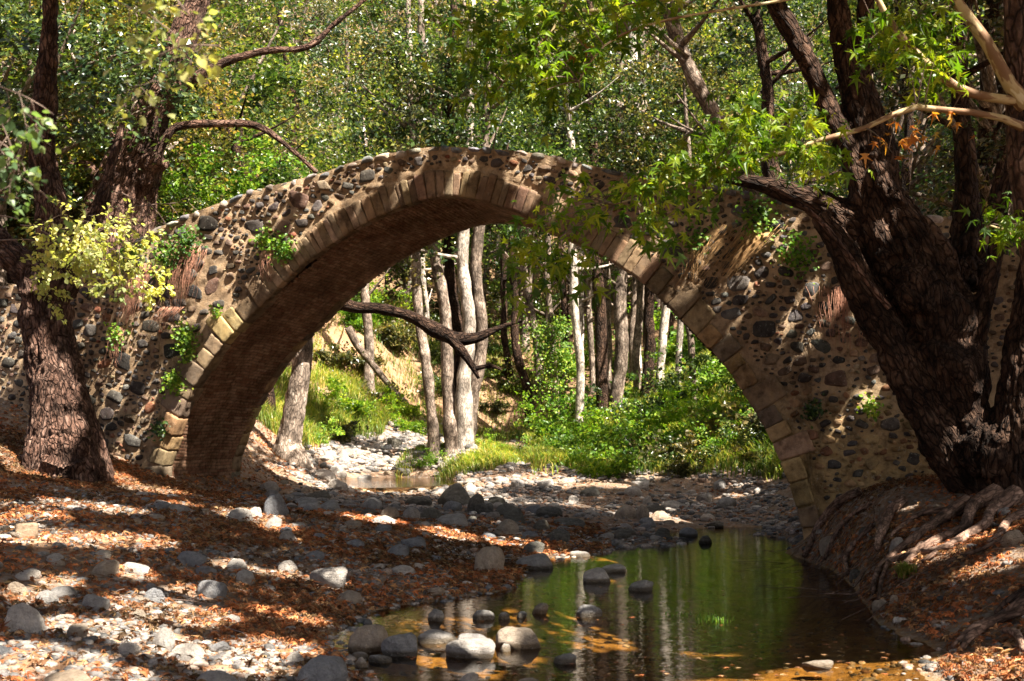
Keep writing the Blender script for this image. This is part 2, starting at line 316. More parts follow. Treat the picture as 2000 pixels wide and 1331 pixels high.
POND = (-3.2, 29.6, 1.9, 3.4, .54)
def gz(x, y, detail=True):
    x = np.atleast_1d(np.asarray(x, float)); y = np.atleast_1d(np.asarray(y, float)); out = np.empty(len(x))
    for s in range(0, len(x), 20000):
        a, b = x[s:s+20000], y[s:s+20000]; d = np.hypot(a[:, None]-CP[None, :, 0], b[:, None]-CP[None, :, 1]); out[s:s+20000] = phi(d)@_W[:_n]+_W[_n]+_W[_n+1]*a+_W[_n+2]*b
    e = ((x-POND[0])/POND[2])**2+((y-POND[1])/POND[3])**2; k = np.exp(-e*e); out = out*(1-k)+(POND[4]-.26)*k
    if detail:
        p = np.stack([x, y, x*0], 1); out = out+(fbm(p*1.1, 3)-.5)*.16*np.clip((y-2)/10, .5, 3)*.6+(fbm(p*5+9, 3)-.5)*.06
    return out
def g1(x, y): return float(gz([x], [y])[0])
_hy = np.concatenate([np.arange(5, 30, .05), np.arange(30, 90, .15)])
def hit(px, py):
    """first point of the ground or the water seen through a photo pixel"""
    x = (px-1000)/F*_hy; z = CZ+(HY-py)/F*_hy; g = np.maximum(gz(x, _hy), np.where(_hy < 24, 0, -9)); k = np.argmax(z <= g)
    return np.array([x[k], _hy[k], g[k]])
def axis(lo, hi, a, b, fine, grow):
    c = list(np.arange(a, b, fine)); s = fine; v = b
    while v < hi: c.append(v); s *= grow; v += s
    c.append(hi); s = fine; v = a-fine; l = []
    while v > lo: l.append(v); s *= grow; v -= s
    return np.array([lo]+l[::-1]+c)
SUN_DUST = [(150,1045,1.15),(60,1280,.75),(180,1230,.6),(300,1250,.6),(430,1290,.6),(560,1275,.35),(20,1050,.8),(230,995,.5)]  # sun patches brightened by colour as pale dusty ground with fewer leaves
SUN_DUST = [(*hit(a, b)[:2], c*.8) for a, b, c in SUN_DUST]
def bare(x, y): return np.clip(sum(np.exp(-(((x-a)**2+(y-b)**2)/(c*c))**1.5) for a, b, c in SUN_DUST)*1.3, 0, 1)
gx = axis(-95, 95, -9, 9, .085, 1.06); gy = axis(-50, 170, 6.5, 27, .085, 1.035)
X, Yg = np.meshgrid(gx, gy, indexing='ij'); Z = gz(X.ravel(), Yg.ravel())
col = np.zeros((Z.size, 3)); xx, yy = X.ravel(), Yg.ravel()
col[:, 0] = np.clip((yy-34)/8, 0, 1)*.9; col[:, 0] = np.maximum(col[:, 0], np.clip((np.abs(xx)-9)/4, 0, 1))
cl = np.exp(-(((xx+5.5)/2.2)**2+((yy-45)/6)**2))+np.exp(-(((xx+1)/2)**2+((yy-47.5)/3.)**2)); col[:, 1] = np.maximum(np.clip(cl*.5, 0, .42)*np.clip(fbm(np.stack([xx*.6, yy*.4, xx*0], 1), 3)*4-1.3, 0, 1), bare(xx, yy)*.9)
col[:, 2] = np.clip((.02-Z)/.06, 0, 1)*(yy < 24)
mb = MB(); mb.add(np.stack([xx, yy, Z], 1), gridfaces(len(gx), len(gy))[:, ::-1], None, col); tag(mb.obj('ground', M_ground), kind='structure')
mb = MB(); wx = np.array([-6, 14.]); wy = np.array([-50, 24.]); X, Y2 = np.meshgrid(wx, wy, indexing='ij')
mb.add(np.stack([X.ravel(), Y2.ravel(), X.ravel()*0], 1), [[0, 2, 3, 1]]); tag(mb.obj('water', M_water), kind='structure')
a = np.linspace(0, 2*np.pi, 40, endpoint=False); mb = MB(); v = np.stack([POND[0]+np.cos(a)*POND[2]*1.15, POND[1]+np.sin(a)*POND[3]*1.1, a*0+POND[4]], 1)
mb.add(np.vstack([v, [POND[0], POND[1], POND[4]]]), None, [[i, (i+1) % 40, 40] for i in range(40)]); tag(mb.obj('upstream_water', M_water), kind='structure')

# ------------------------------------------------------------------ the bridge
TH = math.atan2(3.3, 10.19); CE, SE = math.cos(TH), math.sin(TH); L0 = np.array([-5.91, 20.3]); BW = 2.5
def BP(u, d, z):
    u = np.asarray(u, float); return np.stack([L0[0]+u*CE+d*SE, L0[1]-u*SE+d*CE, z+0*u], -1)
def face(px, py):
    t = (px-1000)/F; u = (L0[1]*t-L0[0])/(CE+t*SE); Y = L0[1]-u*SE; return u, CZ+(HY-py)/F*Y
intr = [face(*p) for p in [(316,930),(324,890),(338,850),(360,795),(395,732),(440,669),(487,618),(514,592),(560,545),(608,504),(669,462),(735,424),(800,397),(860,384),(920,386),(980,402),(1045,428),(1120,464),(1200,512),(1262,556),(1330,621),(1370,662),(1418,714),(1465,785),(1500,843),(1530,910),(1553,975),(1570,1040),(1577,1085)]]
intr = [(intr[0][0]-.02, -.6)]+intr+[(intr[-1][0]+.02, -.6)]
ARC = spline([(u, 0, z) for u, z in intr], .02)[:, [0, 2]]
_s = np.r_[0, np.cumsum(np.hypot(*np.diff(ARC, axis=0).T))]; ARCL = _s[-1]
def arc(s):
    s = np.asarray(s, float); p = np.stack([np.interp(s, _s, ARC[:, 0]), np.interp(s, _s, ARC[:, 1])], -1)
    q = np.stack([np.interp(s+.2, _s, ARC[:, 0]), np.interp(s+.2, _s, ARC[:, 1])], -1)-np.stack([np.interp(s-.2, _s, ARC[:, 0]), np.interp(s-.2, _s, ARC[:, 1])], -1)
    t = q/np.maximum(np.linalg.norm(q, axis=-1, keepdims=True), 1e-9); return p, t, np.stack([-t[..., 1], t[..., 0]], -1)   # point, tangent, outward normal
top = [(-14, 3.9), (-8, 4.2)]+[face(*p) for p in [(0,560),(120,545),(190,520),(250,478),(320,440),(400,408),(490,374),(560,357),(640,335),(700,312),(760,299),(850,287),(930,289),(1000,294),(1060,302),(1120,317),(1240,341),(1320,352),(1450,374),(1600,408),(1750,425),(1900,425)]]+[(16, 4.6), (22, 4.6)]
TOP = np.array(sorted(top))
def topz(u): return np.interp(u, TOP[:, 0], TOP[:, 1])
def botz(u):
    u = np.asarray(u, float); z = np.interp(u, ARC[:, 0], ARC[:, 1]); return np.where((u > ARC[0, 0]) & (u < ARC[-1, 0]), z, -1.)
bridge = empty('stone_bridge', (*BP(5.3, 1.25, 0)[:2], 0), 'old humpbacked stone bridge with one wide pointed arch over the stream', 'bridge')
def jitter(c, n, a=.15): return np.asarray(c)*(1+a*rng.normal(size=(n, 1)))*(1+.04*rng.normal(size=(n, 3)))
def wallrel(u, z, d):
    p = np.stack([u, z, u*0+d*7], 1); return (fbm(p*2.1, 4)-.5)*.12+(fbm(p*8, 4)-.5)*.07
def face_wall(d, sgn, name, stones):
    mb = MB(); us = np.concatenate([np.arange(-13, -4, .3), np.arange(-4, 14.5, .05), np.arange(14.5, 22, .3)]); nv = 90
    lo, hi = botz(us), topz(us); k = np.linspace(0, 1, nv); Zw = lo[:, None]*(1-k)+hi[:, None]*k; U = np.repeat(us[:, None], nv, 1)
    p3 = np.stack([U.ravel(), Zw.ravel(), U.ravel()*0+d*7], 1)
    rel = wallrel(U.ravel(), Zw.ravel(), d)
    v = BP(U.ravel(), d+rel, Zw.ravel())
    t = fbm(p3*1.4+40, 4)[:, None]; c = np.array([.31, .205, .12])*(1-t)+np.array([.5, .37, .24])*t
    lowr = np.clip((U.ravel()-8)/2, 0, 1)*np.clip((2.6-Zw.ravel())/1.2, 0, 1); c = c*(1-lowr[:, None])+np.array([.36, .25, .12])*lowr[:, None]
    q = gridfaces(len(us), nv); mb.add(v, q if sgn < 0 else q[:, ::-1], None, c)
    if stones:
        # coursed rubble and river cobbles set in the mortar, big ones first
        S = []; cell = {}
        def ok(u, z, r, m):
            ci, cj = int(u//.6), int(z//.6)
            for i in range(ci-1, ci+2):
                for j in range(cj-1, cj+2):
                    for (a, b, rr) in cell.get((i, j), ()):
                        if ((a-u)**2+((b-z)*1.35)**2) < (r+rr+m)**2: return False
            return True
        keep = rng.random(2)*50
        for (r0, r1, tries, m) in ((.13, .2, 330, .03), (.08, .13, 3000, .022), (.045, .08, 22000, .014), (.022, .045, 42000, .011)):
            uu = rng.uniform(-5.5, 14.3, tries); zt = topz(uu); zb = np.maximum(botz(uu), -.2); zz = zb+(zt-zb)*rng.random(tries)
            dens = fbm(np.stack([uu*.55+keep[0], zz*.8+keep[1], uu*0], 1), 3); rr = rng.uniform(r0, r1, tries)
            s_ = np.linspace(0, ARCL, 260); ap = arc(s_)[0]
            for u, z, r, dn in zip(uu, zz, rr, dens):
                if r > .085 and dn < .36 and u > 1: continue
                if r <= .085 and dn < .25: continue
                if z > topz(u)-r*.8-.1: continue
                dd = np.min(np.hypot(ap[:, 0]-u, ap[:, 1]-z))
                crown = 2.6 < u < 7.6
                if dd < (.5 if crown else .38)+r: continue
                if z < botz(u): continue
                if ok(u, z, r, m): S.append((u, z, r)); cell.setdefault((int(u//.6), int(z//.6)), []).append((u, z, r))
        RL = wallrel(np.array([a[0] for a in S]), np.array([a[1] for a in S]), d)
        for (u, z, r), rl in zip(S, RL):
            n = 7 if r > .08 else (4 if r > .04 else 3)
            v, q = stone(n, rng.uniform(2.3, 4.5), .2, 1.4); asp = rng.uniform(.6, .82)
            v = v*np.array([r*rng.uniform(.95, 1.08), rng.uniform(.04, .062) if r > .06 else .034, r*asp]); a = rng.normal()*.25
            ca, sa = math.cos(a), math.sin(a); v = np.stack([v[:, 0]*ca-v[:, 2]*sa, v[:, 1], v[:, 0]*sa+v[:, 2]*ca], 1)
            k = rng.random()
            lowright = u > 9.5 and z < 2.4
            if k < .46: c = (.075, .066, .06)
            elif k < .62: c = (.12, .112, .105)
            elif k < .86: c = (.15, .1, .07)
            elif k < .91: c = (.28, .12, .07)
            else: c = (.3, .22, .15)
            if lowright and k > .4: c = (.3, .2, .1) if k < .8 else (.22, .11, .06)
            c = jitter(c, 1, .22)[0]
            mb.add(BP(u+v[:, 0], d+rl+(.012 if r > .05 else .004)+v[:, 1], z+v[:, 2]), q[:, ::-1] if False else q, None, np.clip(c, .02, .8))
    return mb.obj(name, M_wall, bridge)
face_wall(0, -1, 'rubble_wall', True)
face_wall(BW, 1, 'rear_wall', False)
# the ring of cut stones, front and back
def ring(d0, dirn, name, fine):
    mb = MB(); s = .25
    while s < ARCL-.25:
        cr = abs(s/ARCL-.5)
        th = rng.uniform(.09, .17) if cr < .2 else rng.uniform(.2, .38)
        rad = rng.uniform(.36, .46) if cr < .2 else rng.choice([.28, .32, .4, .48])*rng.uniform(.9, 1.1)
        p, t, nrm = arc(np.array([s+th/2])); p, t, nrm = p[0], t[0], nrm[0]; sk0 = rng.normal()*.07
        v, q = cube_grid(9 if fine else 3); v = v/((np.abs(v)**22).sum(1)**(1/22))[:, None]; f = fbm(v*1.7+rng.random(3)*50, 3)-.5
        v = v*(1+.09*f)[:, None]; v += (fbm(v*5+rng.random(3)*9, 3)-.5)[:, None]*.09
        dep = rng.uniform(.26, .36) if cr > .2 else .2; pr = rng.uniform(.03, .065)-float(wallrel(np.array([p[0]+nrm[0]*rad/2]), np.array([p[1]+nrm[1]*rad/2]), d0)[0])*.8*dirn
        a = v[:, 0]*th/2*.978; b = (v[:, 1]+1)*.5*rad-.02; dd = (v[:, 2]+1)*.5*dep-pr
        sk = rng.normal()*.03; a = a*(1+sk0*(b/rad-.5)*2); uu = p[0]+t[0]*a+nrm[0]*b+sk*b*t[0]; zz = p[1]+t[1]*a+nrm[1]*b+sk*b*t[1]
        k = rng.random(); c = (.4, .28, .14) if k < .4 else ((.3, .215, .13) if k < .75 else (.2, .15, .105))
        if cr < .24: c = (.23, .155, .095) if k < .7 else (.3, .21, .135)
        W = BP(uu, d0+dirn*dd, zz); mb.add(W, q, None, jitter(c, 1, .1)[0]); s += th
    return mb.obj(name, M_ash, bridge)
ring(0, 1, 'arch_ring', True); ring(BW, -1, 'rear_arch_ring', False)
# the vault: thin courses running along the barrel, joints really recessed
ns, nd = int(ARCL/.0125), 120; s = np.linspace(0, ARCL, ns); p, t, nr = arc(s); dl = np.linspace(.1, BW-.1, nd)
SS, DD = np.meshgrid(s, dl, indexing='ij'); h = .062; wob = (fbm(np.stack([SS.ravel()*.9, DD.ravel()*1.6, SS.ravel()*0], 1), 3)-.5)*.09
ss = SS.ravel()+wob; row = np.floor(ss/h); fs = ss/h-row; off = RV[(row.astype(int)*7) & 4095]; wd = .22+.14*RV[(row.astype(int)*13+5) & 4095]
bc = np.floor(DD.ravel()/wd+off); fb = (DD.ravel()/wd+off)-bc
br = RV[PERM[(row.astype(int)*31+bc.astype(int)*17) & 4095]]
j1 = np.clip(np.minimum(fs, 1-fs)*h/.012, 0, 1); j2 = np.clip(np.minimum(fb, 1-fb)*wd/.016, 0, 1); j = j1*j2
dep = -j*(.018+.03*br)+(fbm(np.stack([ss*8, DD.ravel()*8, br*3], 1), 3)-.5)*.02+(fbm(np.stack([ss*.8, DD.ravel()*.8, br*0], 1), 3)-.5)*.1
crumb = fbm(np.stack([ss*.5+3, DD.ravel()*.7, br*0], 1), 3); k = np.clip((crumb-.42)*6, .15, 1); dep = dep*k
pu = p[:, 0][:, None]+0*DD; pz = p[:, 1][:, None]+0*DD; v = BP((pu+nr[:, 0][:, None]*dep.reshape(DD.shape)).ravel(), 0, (pz+nr[:, 1][:, None]*dep.reshape(DD.shape)).ravel())
v[:, 0] += DD.ravel()*SE; v[:, 1] += DD.ravel()*CE
cb = np.array([.22, .1, .06])*(1-br[:, None])+np.array([.36, .22, .14])*br[:, None]; cm = np.array([.13, .085, .055]); c = cm*(1-j[:, None])+cb*j[:, None]
mb = MB(); mb.add(v, gridfaces(ns, nd), None, c); mb.obj('vault', M_vault, bridge)
# roadway and the line of cobbles along both edges
us = np.arange(-13, 22, .25); mb = MB(); dl = np.linspace(0, BW, 12); U, Dd = np.meshgrid(us, dl, indexing='ij')
zt = topz(U.ravel())-.07+(fbm(np.stack([U.ravel()*3, Dd.ravel()*3, U.ravel()*0], 1), 3)-.5)*.08; v = BP(U.ravel(), 0, zt); v[:, 0] += Dd.ravel()*SE; v[:, 1] += Dd.ravel()*CE
mb.add(v, gridfaces(len(us), 12)[:, ::-1], None, (.42, .34, .26)); mb.obj('roadway', M_wall, bridge)
for d0 in (.02, BW-.1):
    mb = MB(); u = -6.
    while u < 15.5:
        r = rng.uniform(.06, .17); v, q = stone(6, 2.8, .18); v = v*np.array([r, rng.uniform(.09, .15), rng.uniform(.045, .075)]); slope = (topz(u+.1)-topz(u-.1))/.2
        c = jitter((.2, .2, .21) if rng.random() < .55 else ((.34, .3, .26) if rng.random() < .6 else (.5, .44, .37)), 1, .25)[0]
        mb.add(BP(u+r+v[:, 0], 0, topz(u+r)-.035+rng.normal()*.012+v[:, 2]+slope*v[:, 0])+np.array([SE, CE, 0])*(d0+v[:, 1]+.05)[:, None], q, None, c); u += 2*r+rng.uniform(0, .05)
    mb.obj('coping_stones', M_wall, bridge)

# ------------------------------------------------------------------ bark-covered trees from limb centre lines
def LB(Y, *pts):
    """limb traced in photo pixels: (px, py, radius px[, depth offset])"""
    out = []
    for p in pts:
        yy = Y+(p[3] if len(p) > 3 else 0); out.append([*P(p[0], p[1], yy), p[2]/F*yy])
    return np.array(out)
def bark_attr(me, v, sk):
    """local frame of the nearest centre line, so that furrows run along each limb"""
    A = []
    for i, p in enumerate(sk):
        t = unit(np.gradient(p[:, :3], axis=0)); ref = np.array([.1, 1, .2]); e = unit(np.cross(t, ref)); g = np.cross(t, e); s = np.r_[0, np.cumsum(np.linalg.norm(np.diff(p[:, :3], axis=0), axis=1))]
        A.append(np.hstack([p[:, :4], t, e, g, s[:, None]+i*3.7]))
    A = np.vstack(A); q = np.empty((len(v), 3)); rad = np.empty(len(v))
    for a in range(0, len(v), 4000):
        w_ = v[a:a+4000]; d = np.linalg.norm(w_[:, None]-A[None, :, :3], axis=2)-A[None, :, 3]*.7; k = np.argmin(d, 1); B = A[k]; o = w_-B[:, :3]
        q[a:a+4000] = np.stack([(o*B[:, 7:10]).sum(1), (o*B[:, 10:13]).sum(1), (B[:, 13]+(o*B[:, 4:7]).sum(1))*.36], 1); rad[a:a+4000] = B[:, 3]
    return q, rad
def set_bark(me, q):
    a = me.attributes.get('bark') or me.attributes.new('bark', 'FLOAT_VECTOR', 'POINT'); a.data.foreach_set('vector', q.astype(np.float32).ravel())
def fused(name, limbs, mat, parent, voxel=.03, amp=.03, freq=9, lumps=()):
    """limbs fused into one skin by a voxel remesh, then furrowed"""
    sk = [spline(l, max(.04, l[:, 3].min()*.6)) for l in limbs]; mb = MB()
    for k, p in enumerate(sk):
        p = p.copy(); w_ = fbm(np.hstack([p[:, :3]*1.3+k*9]), 3)-.5; p[:, 3] *= 1+.35*w_; v, q, t = tube(p, 20)
        mb.add(v, q, t)
    for (c, r) in lumps:
        v, q = stone(8, 2.2, .35, 1.5); mb.add(v*r+c, q)
    o = mb.obj(name, mat); md = o.modifiers.new('r', 'REMESH'); md.mode = 'VOXEL'; md.voxel_size = voxel; md.use_smooth_shade = True
    sm = o.modifiers.new('s', 'SMOOTH'); sm.iterations = 5; sm.factor = .6
    bpy.context.view_layer.update(); dg = bpy.context.evaluated_depsgraph_get(); me = bpy.data.meshes.new_from_object(o.evaluated_get(dg)); o.modifiers.clear(); o.data = me
    v = np.empty(len(me.vertices)*3, np.float32); me.vertices.foreach_get('co', v); v = v.reshape(-1, 3).astype(float)
    nn = np.empty(len(v)*3, np.float32); me.vertices.foreach_get('normal', nn); nn = nn.reshape(-1, 3)
    q, rad = bark_attr(me, v, sk); a = amp*np.clip(rad/.25, .15, 1.3)
    r1 = 1-np.abs(2*vn(q*freq+5)-1); r2 = 1-np.abs(2*vn(q*freq*2.1+15)-1); big = fbm(q*np.array([2.2, 2.2, 3.5])+31, 3)-.5; bur = fbm(v*1.7+3, 3)-.5
    v = v+nn*((big*2.6+bur*1.6)*a*1.2-(r1**2.5*.95+r2**3*.6-.45)*a*(.45+1.1*fbm(v*1.3+50, 2)))[:, None]
    me.vertices.foreach_set('co', v.astype(np.float32).ravel()); set_bark(me, q); me.materials.clear(); me.materials.append(mat)
    me.polygons.foreach_set('use_smooth', np.ones(len(me.polygons), bool)); me.update()
    o.name = name
    if parent is not None: o.parent = parent; o.matrix_parent_inverse = parent.matrix_basis.inverted()
    return o
def simple_limbs(name, limbs, mat, parent=None, n=10, amp=.12, wob=0):
    mb = MB(); sk = []
    for l in limbs:
        p = spline(l, .12)
        if wob: p[:, 0] += (fbm(np.stack([p[:, 2]*.5+l[0][0]*9, p[:, 2]*0, p[:, 2]*0], 1), 3)-.5)*wob; p[:, 1] += (fbm(np.stack([p[:, 2]*.5+l[0][0]*9, p[:, 2]*0+9, p[:, 2]*0], 1), 3)-.5)*wob; p[:, 3] *= 1+.45*np.exp(-(p[:, 2]-l[0][2])/.45)
        p[:, 3] *= 1+amp*(fbm(p[:, :3]*3, 2)-.5)*2; sk.append(p); v, q, t = tube(p, n); mb.add(v, q, t)
    me = mb.mesh(name, mat); v = np.vstack(mb.v); set_bark(me, bark_attr(me, v, sk)[0]); o = bpy.data.objects.new(name, me); C.objects.link(o)
    if parent is not None: o.parent = parent; o.matrix_parent_inverse = parent.matrix_basis.inverted()
    return o
def grow_twigs(rootpts, dirs, length, r0, n=3, droop=.15, wig=.25):
    """branching twigs; returns limbs and the points that can carry leaves with their directions"""
    limbs, tips = [], []
    def go(p, d, L, r, k):
        m = 6; pts = []; d = unit(d)
        for i in range(m+1):
            pts.append([*p, r*(1-.6*i/m)]); 
            if i >= 2: tips.append((p.copy(), d.copy(), k))
            p = p+d*L/m; d = unit(d+rng.normal(size=3)*wig*.5+np.array([0, 0, -droop*.4]))
        limbs.append(np.array(pts))
        if k > 0:
            for i in range(2, m+1):
                if rng.random() < .75:
                    sd = unit(np.cross(d, rng.normal(size=3))); go(np.array(pts[i][:3]), d*.6+sd*.8, L*rng.uniform(.4, .65), max(r*.5, .0015), k-1)
    for p, d in zip(rootpts, dirs): go(np.array(p, float), np.array(d, float), length*rng.uniform(.7, 1.2), r0, n)
    return limbs, tips
def leaf_cloud(mb, pts, dirs, size, T=OVAL, TT=OVAL_T, per=3, spread=.05, droop=.4, jit=.3, flat=.6):
    p = np.repeat(np.array(pts), per, 0); d = np.repeat(np.array(dirs), per, 0); p = p+rng.normal(size=p.shape)*spread
    up = unit(np.stack([rng.normal(size=len(p))*(1-flat), rng.normal(size=len(p))*(1-flat), np.full(len(p), 1.)], 1)+rng.normal(size=p.shape)*(1-flat)*.6)
    dd = unit(d+rng.normal(size=d.shape)*.8-np.array([0, 0, droop])); x = unit(np.cross(dd, up)); z = np.cross(x, dd); M = np.stack([x, dd, z], 2)
    scatter(mb, T, TT, p, M, size*(1+jit*(rng.random(len(p))-.5)*2))

# ------------------------------------------------------------------ the three old trees by the bridge
def crown_rng(): return rng
left_tree = empty('gnarled_tree', (*P(125, 925, 19)[:2], 1.05), 'thick gnarled old tree with flared base in front of the bridge\'s left end', 'tree')
LT = [LB(19, (134,985,80),(131,925,82),(127,880,72),(118,800,60),(106,720,51),(98,650,47),(92,600,50),(88,550,50)),
      LB(19, (95,585,44),(60,535,34),(20,498,30),(-20,455,27),(-70,380,24),(-100,250,20)),
      LB(19, (100,575,46),(112,520,42),(106,450,32),(95,380,28),(86,320,27),(84,250,25),(90,170,21),(96,80,17),(98,-40,14)),
      LB(19, (118,560,36),(150,480,22,.4),(190,420,16,.6),(215,330,12,.8),(240,240,9,1)),
      LB(19, (140,880,50),(175,925,32),(205,955,22),(225,985,16)), LB(19, (110,880,50),(70,905,36),(35,925,26),(-20,940,20)),
      LB(19, (150,770,24),(176,830,17),(193,890,17),(207,945,18),(214,985,16)), LB(18.6, (125,900,50),(122,950,40),(118,990,30)),
      LB(18.7, (92,740,24),(80,830,28),(72,900,30),(62,960,26))]
lump = [(P(118,790,18.85), .36), (P(95,690,18.95), .3), (P(100,860,18.8), .42), (P(102,600,19), .36)]
fused('trunk', LT, M_bark, left_tree, .025, .045, 9, lump)
mid_tree = empty('leaning_tree', (*P(240, 560, 25)[:2], 4), 'reddish leaning tree with a knotted burl growing behind the left end of the bridge', 'tree')
MT = [LB(25, (215,600,60),(212,470,52),(215,400,46),(250,320,42),(290,235,37),(325,160,32),(355,80,28),(395,-20,25),(430,-120,22)),
      LB(25.2, (265,600,44),(268,470,36),(275,400,32),(290,340,27),(302,270,22),(318,200,18)),
      LB(24.8, (285,245,18),(325,200,14),(370,160,12),(440,122,10),(520,100,8),(600,92,7),(650,50,5.5),(700,10,5),(760,-40,4)),
      LB(24.7, (300,320,12),(312,290,10),(325,268,9),(350,247,8),(420,242,8),(500,246,8),(560,285,6),(620,338,5)),
      LB(25, (240,300,18),(215,270,14),(200,250,11),(185,215,8),(220,170,5)), LB(24.9, (200,400,12),(180,330,9),(150,322,8),(112,326,6))]
fused('trunk', MT, M_bark, mid_tree, .035, .03, 8, [(P(302,318,24.8), .26), (P(320,322,24.7), .13), (P(288,350,24.9), .24)])
big_tree = empty('many_stemmed_tree', (*P(1915, 990, 14.4)[:2], .95), 'massive dark tree with several leaning stems and bare roots at the bridge\'s right end', 'tree')
BT = [LB(14.4, (1945,1010,62),(1915,930,62),(1892,850,54),(1862,720,64),(1826,610,74),(1786,500,70),(1747,430,57),(1712,370,54),(1698,300,43),(1688,235,40),(1674,170,36)),
      LB(14.4, (1674,190,32),(1655,120,25),(1640,40,23),(1625,-60,21)), LB(14.4, (1680,180,28),(1688,110,19),(1690,20,17),(1700,-80,15)),
      LB(14.3, (1735,500,40),(1700,400,30),(1665,320,24),(1640,260,22),(1615,205,22),(1590,150,21),(1555,80,21),(1520,20,20),(1490,-50,18)),
      LB(14.5, (1745,560,55),(1680,460,46),(1610,405,32),(1550,380,24),(1490,360,17),(1440,352,11),(1410,350,5)),
      LB(14.2, (1890,950,34),(1835,850,44),(1775,740,42),(1725,640,38),(1680,560,32),(1640,480,26),(1600,420,18)),
      LB(14.1, (1950,1000,50),(1910,880,46),(1890,780,34),(1902,690,23),(1917,610,21),(1935,540,18),(1946,480,17),(1950,420,16),(1975,330,13),(1985,240,12)),
      LB(14, (1885,800,26),(1860,730,20),(1852,670,18),(1850,620,14),(1848,580,12)),
      LB(13.8, (2000,1000,62),(1985,900,52),(1990,800,48),(2000,690,42),(2010,600,36),(2030,480,30),(2060,350,26)),
      LB(14, (1970,985,50),(2010,985,46),(2060,985,40)), LB(14.9, (1870,560,60),(1890,470,36),(1890,380,22),(1885,250,16))]
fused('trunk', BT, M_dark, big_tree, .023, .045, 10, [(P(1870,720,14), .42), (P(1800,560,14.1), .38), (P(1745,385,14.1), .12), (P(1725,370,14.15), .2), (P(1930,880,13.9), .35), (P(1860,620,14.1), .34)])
simple_limbs('dead_branch', [LB(13.7, (1500,362,3),(1560,395,3.5),(1610,440,4.5),(1650,490,5),(1690,545,5.5),(1737,602,5.5))], M_bark, big_tree)
def rootline(pts):
    out = []
    for (px, py, r) in pts:
        h = hit(px, py); rr = r/F*h[1]; out.append([h[0], h[1], h[2]+rr*.9+.03+.02*math.sin(px*.07), rr*1.15])
    return np.array(out)
RT = [[(1945,985,20),(1900,1008,11),(1882,1045,9),(1840,1062,8),(1800,1085,7),(1760,1100,5)], [(1985,990,18),(1937,1010,10),(1926,1038,9),(1892,1058,8),(1850,1078,7),(1800,1092,5)],
      [(1890,1000,14),(1830,1035,9),(1790,1060,8),(1760,1080,7),(1735,1105,6),(1715,1130,6),(1705,1162,5)], [(1765,1098,6),(1730,1112,5),(1712,1140,5),(1706,1170,3)],
      [(1765,985,8),(1742,1010,8),(1733,1030,9),(1722,1055,8),(1712,1085,6)], [(1680,968,8),(1640,995,8),(1602,1035,8),(1582,1075,6),(1570,1095,4)], [(1705,1035,5),(1672,1070,5),(1653,1095,5),(1655,1130,4)],
      [(2010,1015,9),(1970,1030,8),(1950,1055,6),(1930,1070,4)], [(2010,1185,10),(1955,1220,10),(1905,1250,9),(1862,1275,6)], [(2000,1212,9),(1935,1228,8),(1895,1262,7),(1880,1280,4)],
      [(2010,1165,7),(1965,1190,7),(1946,1208,5)], [(2000,1290,7),(1985,1255,7),(1960,1240,5)], [(1800,1075,5),(1772,1108,5),(1752,1122,4)], [(1880,1060,5),(1850,1070,4),(1820,1100,4),(1800,1110,3)],
      [(1850,1005,6),(1800,1015,5),(1755,1040,4),(1740,1060,3)], [(1960,1060,5),(1920,1085,4),(1880,1095,4),(1850,1110,3)], [(1735,1110,4),(1722,1150,4),(1716,1185,3)], [(1700,990,4),(1650,1030,4),(1625,1070,4),(1610,1100,3)]]
for l in RT: simple_limbs('root', [rootline(l)], M_root, big_tree, 8, .25)
fine = []
for _ in range(150):
    px = rng.uniform(1585, 1850); py = 985+(px-1585)*.3+rng.uniform(-5, 120); h = hit(px, py)
    if h[2] < .03: continue
    q = [[*(h+[0, 0, .02]), rng.uniform(.003, .007)]]; d = rng.normal(size=2)*.14+np.array([-.03, -.04])
    for _k in range(4):
        d = d+rng.normal(size=2)*.05; x, y = q[-1][0]+d[0], q[-1][1]+d[1]; q.append([x, y, max(g1(x, y), -.05)+rng.uniform(0, .07), q[-1][3]*.8])
    fine.append(np.array(q))
tag(simple_limbs('fine_roots', fine, M_root, big_tree, 5), kind='stuff')
plane = empty('plane_tree', (*P(2085, 900, 9.4)[:2], g1(*P(2085, 900, 9.4)[:2])), 'plane tree with patchy tan bark and lobed green leaves at the right edge', 'tree')
PT = LB(9.4, (2095,1330,44),(2080,900,42),(2045,600,38),(2020,420,37),(2004,300,36),(1998,150,34),(1992,0,32),(1985,-150,30),(1990,-500,24))
BRA = [LB(9.3, (2003,205,14),(1985,198,10),(1930,190,9),(1870,172,9),(1810,125,8),(1750,60,7),(1715,0,6),(1690,-60,5)),
       LB(9.3, (2005,210,20),(1972,165,13.5),(1925,80,12.5),(1895,40,11.5),(1862,-5,11),(1830,-60,9)),
       LB(9, (2000,250,10),(1960,232,6.5),(1900,220,6),(1850,216,5.5),(1790,209,6),(1740,226,5.5),(1690,250,5.2),(1600,275,5),(1540,297,4.5),(1480,312,4),(1440,330,3),(1380,345,2.5),(1300,370,2),(1200,400,1.5)),
       LB(9.2, (1980,-140,18),(1800,-120,12),(1600,-80,9),(1400,-35,7),(1300,-5,6),(1200,18,5),(1100,25,4),(1000,40,3),(900,45,2)),
       LB(8.8, (1700,-70,5),(1640,-20,3),(1300,40,2.5),(1180,90,2),(1130,160,1.5)),
       LB(9, (1990,470,5),(1960,450,3),(1930,440,2)), LB(9.2, (1480,-60,5),(1150,-20,4),(1080,60,3),(1010,130,2),(960,190,1))]
simple_limbs('trunk', [PT], M_bark, plane, 28, .1)
